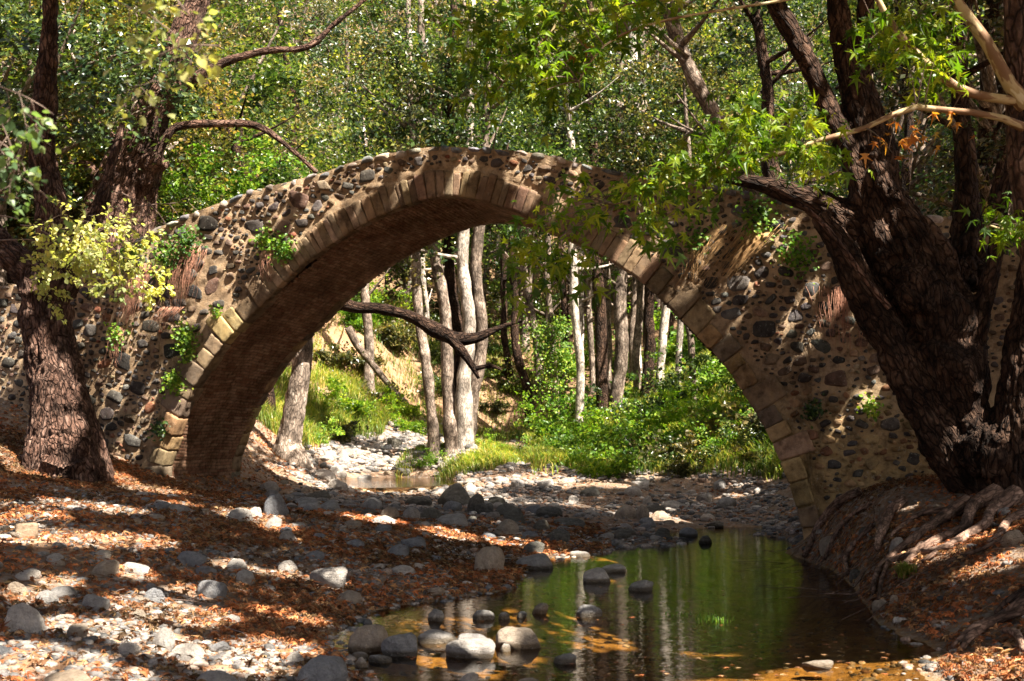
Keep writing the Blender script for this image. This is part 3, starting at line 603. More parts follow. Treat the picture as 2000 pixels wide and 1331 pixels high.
for b in BRA: simple_limbs('branch', [b], M_plane, plane, 10, .1)
BRP = np.vstack([spline(b, .05)[:, :3] for b in BRA])
def sprays(clusters, mb, tw, T, TT, size, nf=(-.1, -.75, .65), droop=.55, per=4):
    for (cx, cy, rx, ry, n, Y) in clusters:
        for _ in range(n):
            a = rng.uniform(0, 2*np.pi); r = math.sqrt(rng.random()); c = P(cx+rx*r*math.cos(a), cy+ry*r*math.sin(a), Y+rng.normal()*.35)
            k = np.argmin(((BRP-c)**2).sum(1)); o = BRP[k]; L = np.linalg.norm(c-o)
            if L > 1.2: o = c+unit(o-c)*.5+[0, 0, .15]; L = .5
            m = (o+c)/2+np.array([0, 0, .12*L]); t = np.linspace(0, 1, 7)[:, None]; q = o*(1-t)**2+2*m*t*(1-t)+c*t*t; rr = (.006-.0045*t[:, 0])
            if rng.random() < .45: tw.append(np.hstack([q, rr[:, None]]))
            d = unit(c-m); pos = c+rng.normal(size=(per, 3))*.085; dd = unit(d*.5+rng.normal(size=(per, 3))*.65-np.array([0, 0, droop]))
            nn = unit(np.array(nf)+rng.normal(size=(per, 3))*.38); x = unit(np.cross(dd, nn)); z = np.cross(x, dd); sx = rng.uniform(.6, 1.05); scatter(mb, T*[sx, 1, rng.uniform(.3, 2.6)], TT, pos, np.stack([x, dd, z], 2), size*rng.uniform(.5, 1.25, per))
mb = MB(); tw = []
sprays([(1480,275,110,42,46,9), (1380,310,70,40,24,9), (1560,260,60,30,14,9), (1330,360,90,38,24,9), (1240,400,80,32,16,9), (1140,400,60,36,10,9), (1290,440,60,20,7,9),(1610,320,28,30,8,9), (1440,235,50,20,6,9),
        (1780,70,90,55,46,9.3), (1830,125,45,45,16,9.3), (1720,100,40,30,10,9.3), (950,60,90,50,34,9.1), (1060,60,110,55,44,9.1), (1170,45,90,45,30,9.1), (1240,20,60,35,16,9.1), (1000,140,80,40,22,9.1), (1090,160,60,50,16,9.1), (1140,110,60,40,14,9.1),
        (940,180,30,25,6,9.1), (1060,200,25,30,4,9.1), (1960,440,45,26,16,8.9), (1080,470,70,60,16,9), (1050,560,50,50,6,9), (1140,530,50,40,7,9), (1020,490,50,20,5,9), (1280,12,40,20,8,9.1)], mb, tw, LOBE, LOBE_T, .118, per=5)
mb.obj('leaves', M_pl, plane, False)
ml = MB(); sprays([(1780,258,34,14,4,9), (1750,300,22,12,3,9), (1838,248,16,10,2,9), (1370,310,14,8,1,9), (1145,75,14,10,1,9)], ml, tw, LOBE, LOBE_T, .092, per=3); ml.obj('autumn_leaves', M_or, plane, False)
simple_limbs('twigs', tw, M_twig, plane, 4)

# ------------------------------------------------------------------ canopy: unseen crowns added to shade the view, gaps cut where sun should land
gaps = []
def gap(px, py, r, Y=None):
    p = hit(px, py) if Y is None else P(px, py, Y); gaps.append((*p, r/F*p[1]))
for g in [(20,1045,55),(100,1050,60),(190,1052,55),(270,1060,45),(160,990,55),(230,1000,40),(20,990,40),(40,1290,120),(150,1225,60),(250,1240,70),(330,1260,80),(430,1290,90),(540,1270,60),(290,1190,60),(200,1330,80),(390,1205,50),
          (560,1125,26),(640,1140,22),(462,1108,24),(480,1008,45),(540,1030,26),(730,1020,40),(880,1045,40),(1000,1065,40),(1080,1085,28),(920,1270,60),(1010,1250,45),(1166,1128,26),(1135,1085,26),(1200,1112,22),(1230,1000,50),(1290,1010,30),(1050,975,50),(1150,960,40),
          (120,1140,30),(60,1170,40),(260,1120,26),(370,1160,26),(690,940,70),(640,925,50),(580,935,40),(760,960,30),(1900,1320,60),(1600,1300,30),(1450,1318,90),(1680,1295,90),(1800,1305,90),(1560,1325,100),(1350,1325,60),(1850,1075,28),(1900,1060,30),(1820,1090,22),(1930,1110,30),(1780,1085,16),(300,960,40),(220,935,25),(350,990,30),(540,1200,30),(600,1215,26)]: gap(*g)
for (px, py, r) in [(350,425,26),(400,430,26),(450,425,24),(510,395,20),(560,372,20),(480,470,24),(430,500,24),(330,560,28),(280,590,30),(300,540,22),(380,560,20),(440,560,16),(600,430,20),(560,500,16),(640,390,18),(700,345,20),(740,330,16),(430,670,22),(400,710,16),(370,790,12),(340,850,18),(310,760,16),(240,740,20),(260,860,18),(200,720,14),
                    (1035,372,14),(1105,378,14),(1240,528,16),(1215,505,14),(900,350,12),(800,345,10),(1030,300,12),(1490,495,12),(1450,520,12),(1420,560,12),(1510,500,10),(1690,785,14),(1660,800,10),(1340,560,14),(1560,600,10),(1690,590,10),(1590,650,8),(150,680,14),(20,620,24),(10,740,14)]:
    u, z = face(px, py); p = BP(u, 0, z); gaps.append((*p, r/F*p[1]))
for (px, py, r, Y) in [(85,730,30,18.4),(110,700,22,18.4),(85,800,26,18.4),(78,860,26,18.4),(95,880,24,18.3),(140,720,14,18.5),(150,790,12,18.4),(60,905,26,18.2),(70,660,12,18.5),(45,560,14,18.5),(330,190,20,24.5),(370,90,26,24.5),(270,290,24,24.5),(220,380,26,24.5),
                       (425,740,6,21.2),(425,800,7,21.2),(425,860,7,21.2),(440,690,6,21.5),(1700,330,20,14),(1720,370,20,14),(1690,240,12,14),(1670,130,12,14),(1560,100,14,14),(1600,170,12,14),(1745,420,16,14),(1980,700,20,13.5),(1985,800,14,13.5),(1900,640,10,13.9),(1560,420,10,14.4),
                       (1480,270,110,9),(1380,310,60,9),(1300,380,50,9),(1780,80,100,9.3),(1790,280,60,9),(1000,80,50,9.1),(1150,60,40,9.1),(1960,440,40,8.9),(1880,190,30,9.2),(1820,180,24,9.2),(1600,275,30,9),(300,60,160,4.6),(100,220,100,4.6),(200,480,100,12),(120,450,60,12),(240,560,50,12)]: gaps.append((*P(px, py, Y), r/F*Y*(1.45 if 18 < Y < 19 else 1.1)))
near_n = len(gaps)
for (px, py, r, *Y) in [(1100,880,55),(1180,880,60),(1260,870,60),(1340,860,60),(1420,880,55),(1480,890,45),(1200,830,60),(1290,800,60),(1380,790,60),(1450,830,50),(1520,900,30),(1130,840,50),(1060,860,40),(1350,910,50),(1250,920,40),
                       (880,905,30),(940,900,40),(990,905,30),(620,860,40),(680,840,45),(740,850,35),(660,800,45),(640,740,40),(950,800,50),(980,760,40),(690,680,50),(650,900,60),(720,900,50),(980,865,50),(1020,890,40),(950,940,50),(1080,940,60),(1200,945,40),(1450,960,40),
                       (910,500,34,33),(910,560,30,33),(850,560,22,33),(868,700,22,33),(905,800,26,33),(828,700,20,33),(1300,620,30,40),(1333,640,24,39),(1358,700,20,36),(1212,600,22,38),(1128,600,20,37),(1185,560,20,44),(1080,700,60,38),(1100,640,40,38),(1245,560,20,41),
                       (950,470,60,50),(1040,480,60,50),(1120,500,60,52),(1000,560,60,48),(1080,560,50,50),(1190,540,60,50),(1270,560,50,48),(950,640,40,46),(1300,640,50,44),(1040,640,40,45),(770,560,60,50),(800,640,50,46),(1340,700,50,42),(1200,640,50,46),(850,500,60,50),(1230,640,20,43),(1140,680,16,37),(1172,600,18,38),(1268,640,18,39.5),(1000,620,30,44),(870,600,30,33),(937,700,22,33.2),(560,800,30,26),(590,760,22,26),(575,860,26,26)]:
    p = hit(px, py) if not Y else P(px, py, Y[0]); gaps.append((*p, r/F*p[1]))
gaps = np.array(gaps)
gaps[:, 3] *= 1.12; gaps[:61, 3] *= 1.38
def carve(p, G=None):
    keep = np.ones(len(p), bool); n = .62+.75*fbm(p*1.9, 2)
    for (x, y, z, r) in (gaps if G is None else G):
        o = p-[x, y, z]; s = o@SUNV; d = np.linalg.norm(o-s[:, None]*SUNV, axis=1); keep &= ~((s > .25) & (d < r*n+.1))
    return keep
def canopy(name, parent, x0, x1, y0, y1, z0, z1, nc, mat, size=.27, base=None):
    c = np.stack([rng.uniform(x0, x1, nc), rng.uniform(y0, y1, nc), rng.uniform(z0, z1, nc)], 1)
    p = np.repeat(c, 62, 0)+rng.normal(size=(nc*62, 3))*[.6, .6, .33]; p = p[carve(p)]
    p = p[~((p[:, 1] > 4) & ((p[:, 2]-CZ)/np.maximum(p[:, 1], .1) < .41) & (np.abs(p[:, 0])/np.maximum(p[:, 1], .1) < .48))]
    nn = unit(rng.normal(size=(len(p), 3))*.55+SUNV+[0, 0, .3]); mb = MB(); scatter(mb, OV6*[1.3, 1, 1]-[0, .5, 0], OV6_T, p, frames(nn), size*rng.uniform(.7, 1.25, len(p))); mb.obj(name, mat, parent)
    if base is not None:
        lm = []
        for k in range(0, nc, 5):
            o = np.array(base); m = (o+c[k])/2+[0, 0, 1]; t = np.linspace(0, 1, 8)[:, None]; lm.append(np.hstack([o*(1-t)**2+2*m*t*(1-t)+c[k]*t*t, .09-.075*t]))
        simple_limbs('limbs', lm, M_bark2, parent, 6)
canopy('crown', plane, 3, 10, 4, 12, 8.6, 12, 420, M_pl, .26, P(1990, -500, 9.4))
canopy('crown', big_tree, 1.5, 12, 10, 19.5, 10, 13.6, 520, M_leaf, .24)
canopy('crown', left_tree, -8, 1.5, 10, 19, 9.8, 12.6, 330, M_leaf, .24)
for (n_, x, y, lab, box, ct) in [(0, 12.5, 6, 'unseen tree added for shade on the right bank beside the camera', (9, 16, 1, 11, 9.5, 13.5), 380), (1, 3.5, -4.5, 'unseen tree added for shade behind the camera by the water', (-1, 10, -4.5, 4.5, 9, 13), 560), (2, -6, 2, 'unseen tree added for shade on the left bank beside the camera', (-6, 3.5, 1, 11, 10, 13.5), 420)]:  # unseen trees added to carry the shading crowns
    t = empty('shade_tree', (x, y, g1(x, y)), lab, 'tree'); b = [x, y, 8.]
    simple_limbs('trunk', [np.array([[x, y, g1(x, y)-.3, .4], [x+.1, y, 2, .3], [x-.1, y+.1, 5, .25], [x, y, 8.2, .2]])], M_bark, t, 20); canopy('crown', t, *box, ct, M_leaf, .27, b)

# ------------------------------------------------------------------ forest beyond the bridge
def crown_mesh(name, nc, per, rad, leaf, mat, cz, hollow=.55, lsz=.75):
    d = unit(rng.normal(size=(nc, 3))); r = (hollow+(1-hollow)*rng.random(nc))[:, None]; c = d*r*np.array(rad)*(.8+.5*(fbm(d*2+rng.random(3)*9, 2)[:, None]))+[0, 0, cz]
    sz = rng.uniform(.6, 1.25, nc)*lsz; p = np.repeat(c, per, 0)+rng.normal(size=(nc*per, 3))*np.repeat(sz, per)[:, None]*[.5, .5, .24]
    p = p[(fbm(p*1.1, 2) > .47) & (vn(p*2.6+7) > .36)]
    nn = unit(rng.normal(size=(len(p), 3))*.7+[.3, -.5, .8]); mb = MB(); scatter(mb, OVAL*[1.15, 1, 1]-[0, .5, 0], OVAL_T, p, frames(nn), leaf*rng.uniform(.6, 1.3, len(p))); return mb.mesh(name, mat, False), c
VAR = []
for (nc, per, rad, leaf, mat, cz, H, low) in [(170, 190, (3.4, 3.4, 3.6), .13, M_leaf, 5.2, 8, 2), (180, 200, (3.0, 3.0, 4.2), .115, M_leafo, 5.6, 9, 2), (180, 180, (3.8, 3.6, 3.2), .14, M_leafd, 4.6, 7.5, 1.5), (160, 190, (2.8, 3.1, 4.6), .135, M_leaf, 6.6, 10, 3)]:
    me, c = crown_mesh('crown', nc, per, rad, leaf, mat, cz); lm = [np.array([[0, 0, -.8, .26], [.1, .05, 1.2, .2], [-.1, .1, H*.45, .15], [.1, 0, H*.8, .07], [0, 0, H, .02]])]
    for k in range(0, nc, 8):
        z0 = rng.uniform(low, H*.6); t = np.linspace(0, 1, 6)[:, None]; o = np.array([0, 0, z0]); lm.append(np.hstack([o*(1-t)+c[k]*t+[0, 0, .5]*(t*(1-t)), .085-.065*t]))
    VAR.append((me, simple_limbs('trunk', lm, M_bark2, None, 8)))
for m_, o_ in VAR: C.objects.unlink(o_)
ORD = ['', 'second ', 'third ', 'fourth ', 'fifth ', 'sixth ', 'seventh ', 'eighth ', 'ninth ', 'tenth ', 'eleventh ', 'twelfth ', 'thirteenth ', 'fourteenth ', 'fifteenth ', 'sixteenth ', 'seventeenth ', 'eighteenth ', 'nineteenth ', 'twentieth ']
def place_tree(k, x, y, s, rz, label, group, sx=1, sink=0):
    t = empty('forest_tree', (x, y, g1(x, y)-sink), label, 'tree', group); me, tr = VAR[k]; a = bpy.data.objects.new('crown', me); b = bpy.data.objects.new('trunk', tr.data)
    for o in (a, b): C.objects.link(o); o.parent = t
    t.scale = (s*sx, s*sx, s); t.rotation_euler = (0, 0, rz); return t
SPOT = []
for (Y, n, sp) in [(28.5, 4, 'l'), (30, 3, 'r'), (34, 5, 'l'), (36, 4, 'r'), (43, 6, 'l'), (46, 5, 'r'), (54, 11, 'a'), (63, 13, 'a'), (73, 15, 'a'), (84, 16, 'a'), (97, 17, 'a'), (112, 18, 'a')]:
    for i in range(n):
        lim = .5*Y
        if sp == 'l': x = -8.6-(Y-28)*.12-(i+rng.uniform(-.2, .2))*(lim-6)/n
        elif sp == 'r': x = 9.8+(Y-28)*.1+(i+rng.uniform(-.2, .2))*(lim-6)/n
        else: x = -lim+(i+.5+rng.uniform(-.3, .3))*2*lim/n
        SPOT.append((x, Y+rng.uniform(-2.5, 2.5)))
SPOT += [(9.3, 22.5), (12.6, 23.5), (-10.8, 24.5), (-13.5, 23)]
zones = {}
for (x, y) in SPOT:
    band = 0 if y < 40 else (1 if y < 68 else (2 if y < 90 else 3)); side = 0 if x/y < 0 else 1; zones.setdefault((band, side), []).append((x/y, x, y))
KND = ['mid green bushy tree', 'olive green small-leaved tree', 'dark glossy-leaved tree', 'tall light green tree']
BN = ['just behind the bridge', 'on the lower hillside behind the bridge', 'higher up the wooded hillside', 'at the top of the wooded hillside']
for (b, sd), L in sorted(zones.items()):
    cnt = {}
    for (_, x, y) in sorted(L, reverse=bool(sd)):
        k = int(rng.integers(0, 4)); cnt[k] = cnt.get(k, 0)+1; o = ORD[cnt[k]-1]
        s = rng.uniform(.85, 1.2) if b < 2 else rng.uniform(1.15, 1.5)
        place_tree(k, x, y, s, rng.uniform(0, 6.28), f"{KND[k]} {BN[b]}, {o}{'nearest' if o else 'nearest'} the {'right' if sd else 'left'} edge", 'bushy trees behind the bridge', rng.uniform(.95, 1.2), .3)
# slender trees seen through the arch, each trunk traced
SL = [me for me in (crown_mesh('crown', 95, 120, (2.4, 2.4, 4.2), .15, m, 0, .4)[0] for m in (M_leaf, M_leafo, M_leaf, M_leafd))]
TR = [(33, [(845,892,12),(838,760,10),(825,640,9.5),(815,520,9),(810,400,8),(800,100,6),(790,-150,4)], 'slim brown trunk, leftmost of the clump on the grassy islet', M_bark2),
 (33, [(888,915,19),(880,800,15),(868,680,13),(858,560,11.5),(850,470,11),(842,300,9),(825,0,6)], 'brown trunk second from left in the clump on the islet', M_bark2),
 (33.4, [(893,905,16),(892,700,13),(884,560,10.5),(880,470,10),(876,300,8),(885,0,6)], 'dark mottled trunk in the middle of the clump on the islet', M_dark),
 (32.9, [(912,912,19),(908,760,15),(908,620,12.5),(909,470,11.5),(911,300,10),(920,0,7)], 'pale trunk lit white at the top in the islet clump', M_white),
 (33.2, [(914,895,15),(926,780,12),(934,620,12),(936,450,11),(942,300,8),(965,0,6)], 'grey-brown trunk, rightmost of the clump on the islet', M_bark2),
 (38, [(1176,785,13),(1168,640,12),(1160,500,11),(1155,300,9),(1150,0,6)], 'dark upright trunk beside the leafy bush seen through the arch', M_dark),
 (38.5, [(1202,785,12),(1213,640,13),(1215,520,12.5),(1212,300,9),(1205,0,6)], 'thick grey-brown trunk bending right, seen through the arch\'s right half', M_bark2),
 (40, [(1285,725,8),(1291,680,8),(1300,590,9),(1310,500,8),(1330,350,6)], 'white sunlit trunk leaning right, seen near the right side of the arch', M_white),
 (41, [(1243,735,8),(1249,600,8),(1252,450,7),(1255,200,5)], 'thin brown trunk left of the dark upright one, right half of arch', M_bark2),
 (39.5, [(1268,745,11),(1266,620,10.5),(1268,500,10),(1268,250,8)], 'dark upright trunk just left of the white leaning trunk', M_dark),
 (43, [(1230,770,7),(1238,640,7),(1240,500,7),(1238,250,5)], 'thin leaning trunk between the grey-brown and dark trunks in the arch', M_bark2),
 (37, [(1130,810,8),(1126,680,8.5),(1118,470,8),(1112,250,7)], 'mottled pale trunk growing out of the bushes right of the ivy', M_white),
 (44, [(1190,720,7),(1186,560,7),(1182,400,6),(1180,200,5)], 'pinkish slim trunk behind the two thick trunks in the arch', M_bark2),
 (36, [(1358,768,6.5),(1350,660,7),(1345,560,6),(1342,350,5)], 'thin trunk standing closest to the right edge of the arch', M_bark2),
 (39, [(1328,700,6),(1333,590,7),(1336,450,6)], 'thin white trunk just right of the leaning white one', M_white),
 (44, [(1028,775,9),(1014,690,9),(1003,570,7),(995,420,6)], 'dark leaning trunk rising from the soil bank in mid arch', M_dark),
 (47, [(1050,700,8),(1035,620,8),(1020,500,7),(1010,350,6)], 'brown leaning trunk behind the hooked branch tip', M_bark2),
 (48, [(988,640,6),(985,500,6.5),(980,350,5)], 'dark thin upright trunk above the hooked branch', M_dark),
 (45, [(1100,770,7),(1098,600,7),(1094,400,6)], 'shaded trunk behind the ivy column', M_dark),
 (46, [(1152,720,6),(1148,560,6),(1145,350,5)], 'thin grey trunk left of the dark upright trunk', M_bark2),
 (43, [(722,665,9),(718,600,9),(716,450,8)], 'short purple-grey trunk at the left edge of the arch opening', M_bark2),
 (52, [(1290,650,6),(1284,500,6),(1280,350,5)], 'distant brown trunk behind the white leaning trunk', M_bark2), (50, [(1075,640,6),(1070,500,6),(1066,350,5)], 'distant grey trunk in the middle of the arch', M_bark2),
 (53, [(945,650,6),(950,500,6),(955,350,5)], 'distant pale trunk right of the islet clump', M_bark2), (49, [(1208,680,6),(1228,480,6),(1232,350,5)], 'distant pinkish trunk in the right half of the arch', M_bark2),
 (31, [(508,400,15),(495,350,14),(465,290,14),(430,230,12),(395,160,10),(360,60,8),(330,-80,6)], 'dark trunk leaning left behind the bridge\'s left slope', M_dark),
 (33, [(400,400,10),(388,340,10),(372,270,9),(352,200,8),(330,60,6)], 'thin dark trunk between the leaning tree and the leafy hedge', M_dark),
 (35, [(435,400,6),(428,330,6),(410,270,5.5),(385,230,5),(360,100,4)], 'thin grey forked trunk above the leafy hedge', M_bark2),
 (24, [(1650,900,20),(1570,600,19),(1475,400,17),(1410,260,17),(1375,190,15),(1342,110,15),(1312,30,14),(1290,-60,12)], 'mottled trunk leaning left above the bridge\'s right slope', M_bark2),
 (21.5, [(1855,640,20),(1862,470,19),(1870,330,18),(1876,150,16),(1884,-60,14)], 'dark straight trunk behind the bridge, left one of the pair', M_dark),
 (22.5, [(1915,640,17),(1922,470,16),(1926,300,16),(1935,100,14),(1950,-60,13)], 'dark straight trunk behind the bridge, right one of the pair', M_dark),
 (21, [(1935,620,17),(1948,470,17),(1963,360,17),(1985,240,16),(2010,100,15)], 'brown trunk leaning right at the far right behind the bridge', M_bark),
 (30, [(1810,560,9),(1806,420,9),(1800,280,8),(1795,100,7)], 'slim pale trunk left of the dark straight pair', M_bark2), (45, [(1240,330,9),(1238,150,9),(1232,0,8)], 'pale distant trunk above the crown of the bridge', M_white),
 (43, [(1262,330,8),(1256,150,8),(1250,-20,7)], 'grey distant trunk beside the pale one above the bridge', M_bark2), (30, [(250,470,12),(200,300,10),(190,150,9),(170,0,8)], 'dark trunk left of the leaning tree', M_dark), (32, [(20,520,14),(30,300,12),(20,100,11),(10,-40,10)], 'dark trunk at the left edge behind the old tree', M_dark), (40, [(560,420,8),(575,250,7),(560,120,6),(540,0,5)], 'slim dark trunk behind the left slope of the bridge', M_dark), (27, [(1770,640,12),(1765,470,11),(1772,300,10),(1760,100,9)], 'dark trunk in the gap right of the main stem', M_dark),
 (26, [(1660,800,22),(1560,520,20),(1520,380,18),(1505,300,15),(1490,200,13),(1480,60,10)], 'dark crooked trunk behind the bridge left of the huge stems', M_dark)]
_d = [(1108,50),(1160,55),(1225,47),(1258,53),(1310,49),(1350,46),(1015,55),(970,58),(870,52),(820,50),(760,53),(1135,46),(1280,58),(1195,60),(1040,60),(905,60)]
for j, (px, Y) in enumerate(_d):
    a = rng.normal()*10; b_ = rng.normal()*9; w0 = rng.uniform(4.2, 6.5)*45/Y
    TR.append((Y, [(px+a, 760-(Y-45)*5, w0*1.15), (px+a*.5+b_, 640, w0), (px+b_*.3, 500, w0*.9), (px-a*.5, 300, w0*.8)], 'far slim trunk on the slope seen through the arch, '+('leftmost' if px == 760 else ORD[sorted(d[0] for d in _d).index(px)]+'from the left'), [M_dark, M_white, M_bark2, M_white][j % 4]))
for i, (Y, pts, lab, m) in enumerate(TR):
    l = LB(Y, *pts); z0 = g1(l[0][0], l[0][1]); l0 = l[0].copy()
    if l0[2] > z0-.2: l0[2] = z0-.3; l0[0] += (l[0][0]-l[1][0])*.3; l0[3] *= 1.25; l = np.vstack([l0, l])
    e = l[-1].copy(); extra = []
    if e[2] < 12: extra = [[e[0]+(e[0]-l[-2][0])*.5, e[1], 12+rng.uniform(-1, 2), e[3]*.4]]; l = np.vstack([l, extra])
    t = empty('slender_tree', (l[0][0], l[0][1], z0), lab, 'tree', 'slender trees beyond the bridge')
    lm = [l]
    for k in range(7):
        o = l[-1, :3]*.75+l[-2, :3]*.25; o = np.array([o[0], o[1], rng.uniform(6.5, 12)]); f = np.interp(o[2], l[:, 2], np.arange(len(l))); j = int(f); ff = f-j; o = l[j, :3]*(1-ff)+l[min(j+1, len(l)-1), :3]*ff
        dd = unit(rng.normal(size=3)*[1, 1, .3]+[0, 0, .5]); q = np.arange(5)[:, None]/4*1.8; lm.append(np.hstack([o+dd*q+[0, 0, .1]*q*q, .05-.022*q]))
    simple_limbs('trunk', lm, m, t, 12, .22, .35); c = bpy.data.objects.new('crown', SL[i % 4]); C.objects.link(c); c.parent = t; c.matrix_parent_inverse = t.matrix_basis.inverted()
    e = l[-1]; c.location = (e[0], e[1], (max(9.8, .42*Y*.55+2.5) if Y > 30 else 13.2)); c.rotation_euler = (0, 0, rng.uniform(0, 6)); c.scale = (.9, .9, .9)
bt = empty('old_tree', (*P(560, 905, 26)[:2], 1.1), 'ivy-footed tree behind the arch\'s left foot with a long hooked branch', 'tree')
fused('trunk', [LB(26, (556,960,42),(560,900,34),(566,850,25),(578,780,21),(592,700,19),(590,600,18),(575,520,15),(560,440,5)), LB(26, (550,900,20),(520,930,18),(500,960,14)), LB(25.9, (575,880,20),(595,915,14),(625,940,8))], M_bark2, bt, .04, .03, 8)
simple_limbs('hooked_branch', [LB(25.4, (585,560,16),(640,578,13),(690,600,12),(740,603,11),(800,618,12),(850,645,14),(890,662,13),(930,660,10),(965,645,7),(1000,632,4),(1020,628,2)), LB(25.3, (872,652,12),(905,690,9),(925,720,7),(935,740,3.5)), LB(25.3, (925,722,6),(955,715,5),(980,722,2.5)), LB(25.4, (600,640,8),(655,600,8),(700,606,8))], M_dark, bt, 14, .3)
lg = simple_limbs('fallen_tree', [LB(42, (795,790,5),(760,752,6),(730,715,7),(700,678,8),(680,640,8))], M_bark2); tag(lg, 'thin fallen trunk leaning on the soil bank left of the islet clump', 'fallen trunk')
# openings cut in the nearer crowns so sun lands on set spots: crowns with openings get leaves of their own
bpy.context.view_layer.update()
FG = gaps[near_n:]
for o in [o for o in bpy.data.objects if o.name.startswith('crown') and o.parent and o.parent.name.startswith(('forest_tree', 'slender_tree'))]:
    if o.matrix_world.translation.y > 66 or not len(o.users_collection): continue
    me = o.data; n = len(me.vertices); v = np.empty(n*3, np.float32); me.vertices.foreach_get('co', v); v = v.reshape(-1, 3); mw = np.array(o.matrix_world); w_ = (v[::4]@mw[:3, :3].T+mw[:3, 3]).astype(float)
    k = carve(w_, FG)
    if k.mean() > .985: continue
    mb = MB(); v4 = v.reshape(-1, 4, 3)[k]; b = np.arange(len(v4))[:, None, None]*4; mb.add(v4.reshape(-1, 3), None, (np.array(OVAL_T)[None]+b).reshape(-1, 3)); o.data = mb.mesh('crown', me.materials[0], False)
# understorey: bushes and ivy
BV = []
for (nc, per, rad, leaf, mat) in [(60, 110, (.9, .9, .7), .085, M_bush), (70, 100, (.7, .7, 1.1), .09, M_bush), (60, 120, (1.1, .9, .8), .075, M_leaf), (55, 100, (.8, .8, .7), .1, M_leafo)]:
    BV.append(crown_mesh('bush', nc, per, rad, leaf, mat, .45, .2, .3)[0])
def bush(px, Y, s, k, label, py=None, group='bushes beyond the bridge', sz=1.):
    x = (px-1000)/F*Y; z = g1(x, Y) if py is None else P(px, py, Y)[2]; o = bpy.data.objects.new('bush', BV[k]); C.objects.link(o); o.location = (x, Y, z-.1*s); o.scale = (s, s, s*sz); o.rotation_euler = (0, 0, rng.uniform(0, 6)); return tag(o, label, 'bush', group)
B0 = [(1060,34.5,1.1,0,'low leafy bush at the tip of the right bank'),(1130,36,1.3,1,'bright green bush below the mottled pale trunk'),(1210,34,1.1,0,'sunlit bush under the thick grey-brown trunk'),(1290,33,1.2,1,'leafy bush in the middle of the sunny right bank'),(1370,32.5,1.3,0,'big sunlit bush right of the middle of the bank'),
 (1450,31.5,1.2,1,'bright bush beside the arch\'s right side'),(1510,30.5,1.1,0,'bush touching the arch stones on the right'),(1480,29.5,.8,2,'dense low bush at the foot of the right bank'),(1420,30,.7,0,'small bush in front of the big sunlit bush'),(1250,37,1.3,2,'dark green bush behind the sunlit bank'),(1340,37,1.5,2,'dark bush below the white trunks'),
 (1180,39,1.3,0,'yellow-green bush between the dark trunks\' feet'),(1420,37,1.6,1,'tall bush high on the right bank'),(1500,35,1.7,2,'dark tall bush high on the bank beside the arch'),(1075,37,1.2,1,'bush at the foot of the ivy column'),(800,40,.9,1,'rounded green bush left of the islet clump'),(790,42,1.,0,'grassy bush in front of the soil bank'),
 (640,36,1.,3,'pale bush on the left bank by the arch'),(690,39,1.2,0,'green bush on the far left bank'),(740,42,1.2,3,'olive bush below the fallen trunk'),(620,33,.7,0,'low bush beside the old tree\'s foot'),(860,46,1.4,2,'dark bush behind the islet clump'),(980,52,1.6,2,'dark bush above the soil bank'),
 (1120,50,1.6,0,'bush on the slope in mid arch'),(1220,48,1.8,2,'dark bush on the slope behind the slim trunks'),(1320,46,1.9,0,'bush on the slope behind the white trunks'),(1400,44,1.8,1,'bush on the upper slope right of the arch'),(900,56,1.8,3,'olive bush high above the soil bank'),(1040,57,2,2,'dark bush on the distant slope'),(780,54,2,3,'brownish bush on the distant left slope'),(700,50,1.8,2,'dark bush left on the distant slope'),(1160,58,2.2,0,'green bush far up in mid arch'),(1280,56,2.2,2,'dark bush far up right in the arch'),(850,62,2.2,0,'green bush far up left in the arch'),(960,66,2.4,1,'light bush far up in mid arch')]
B0 += [(1340,29.5,.6,3,'scrubby low bush at the front edge of the grassy bank'),(1250,30.8,.6,1,'low green bush at the front middle of the bank'),(1180,32,.55,3,'dry low bush near the left front of the bank'),(1390,31,.8,1,'bright mound of leaves halfway up the sunny bank'),(1130,33,.5,0,'small bush near the bank tip'),(1465,28.8,.5,3,'dry tuft-like bush right below the bright bush'),
 (650,43,1.3,3,'olive bush high on the far left bank'),(700,44,1.2,3,'dry brownish bush on the soil bank'),(770,47,1.5,3,'olive bush above the fallen trunk'),(830,48,1.4,2,'dark bush between the left clump trunks'),(730,49,1.6,0,'green bush over the soil bank at left'),(960,46,.9,3,'scrubby bush right of the islet clump'),(1000,47,1.2,2,'dark bush beside the leaning trunks'),(920,50,1.5,3,'scrubby bush behind the islet clump'),(660,50,1.8,3,'brown-green bush far left in the arch')]
for j in range(16):
    Y_ = rng.uniform(29.5, 36); B0.append((rng.uniform(1150, 1520), Y_, rng.uniform(.7, 1.15), int(rng.integers(0, 4)), 'leafy shrub scattered over the sunny right bank upstream'))
for j in range(9): B0.append((rng.uniform(600, 980), rng.uniform(44, 56), rng.uniform(1., 1.6), int(rng.integers(1, 4)), 'scrubby bush on the brown slope left of mid arch'))
for j in range(3): B0.append(([835, 960, 1010][j], [32.6, 32.8, 33.4][j], .5, [0, 1, 3][j], ['low green plant mound left of the islet clump', 'low green plant mound right of the islet clump', 'dry plant mound at the right tip of the islet'][j]))
for pre in ('leafy shrub scattered', 'scrubby bush on the brown slope'):
    ix = sorted([i for i, b in enumerate(B0) if b[4].startswith(pre)], key=lambda i: B0[i][0])
    for n_, i in enumerate(ix): B0[i] = B0[i][:4]+((('leafy shrub on the sunny right bank upstream, ' if pre[0] == 'l' else pre+' left of mid arch, ')+('leftmost of its row' if n_ == 0 else ORD[n_]+'from the left')),)
for a in B0: bush(a[0], a[1], a[2]*(1.25 if a[0] > 1100 else 1.1), *a[3:])
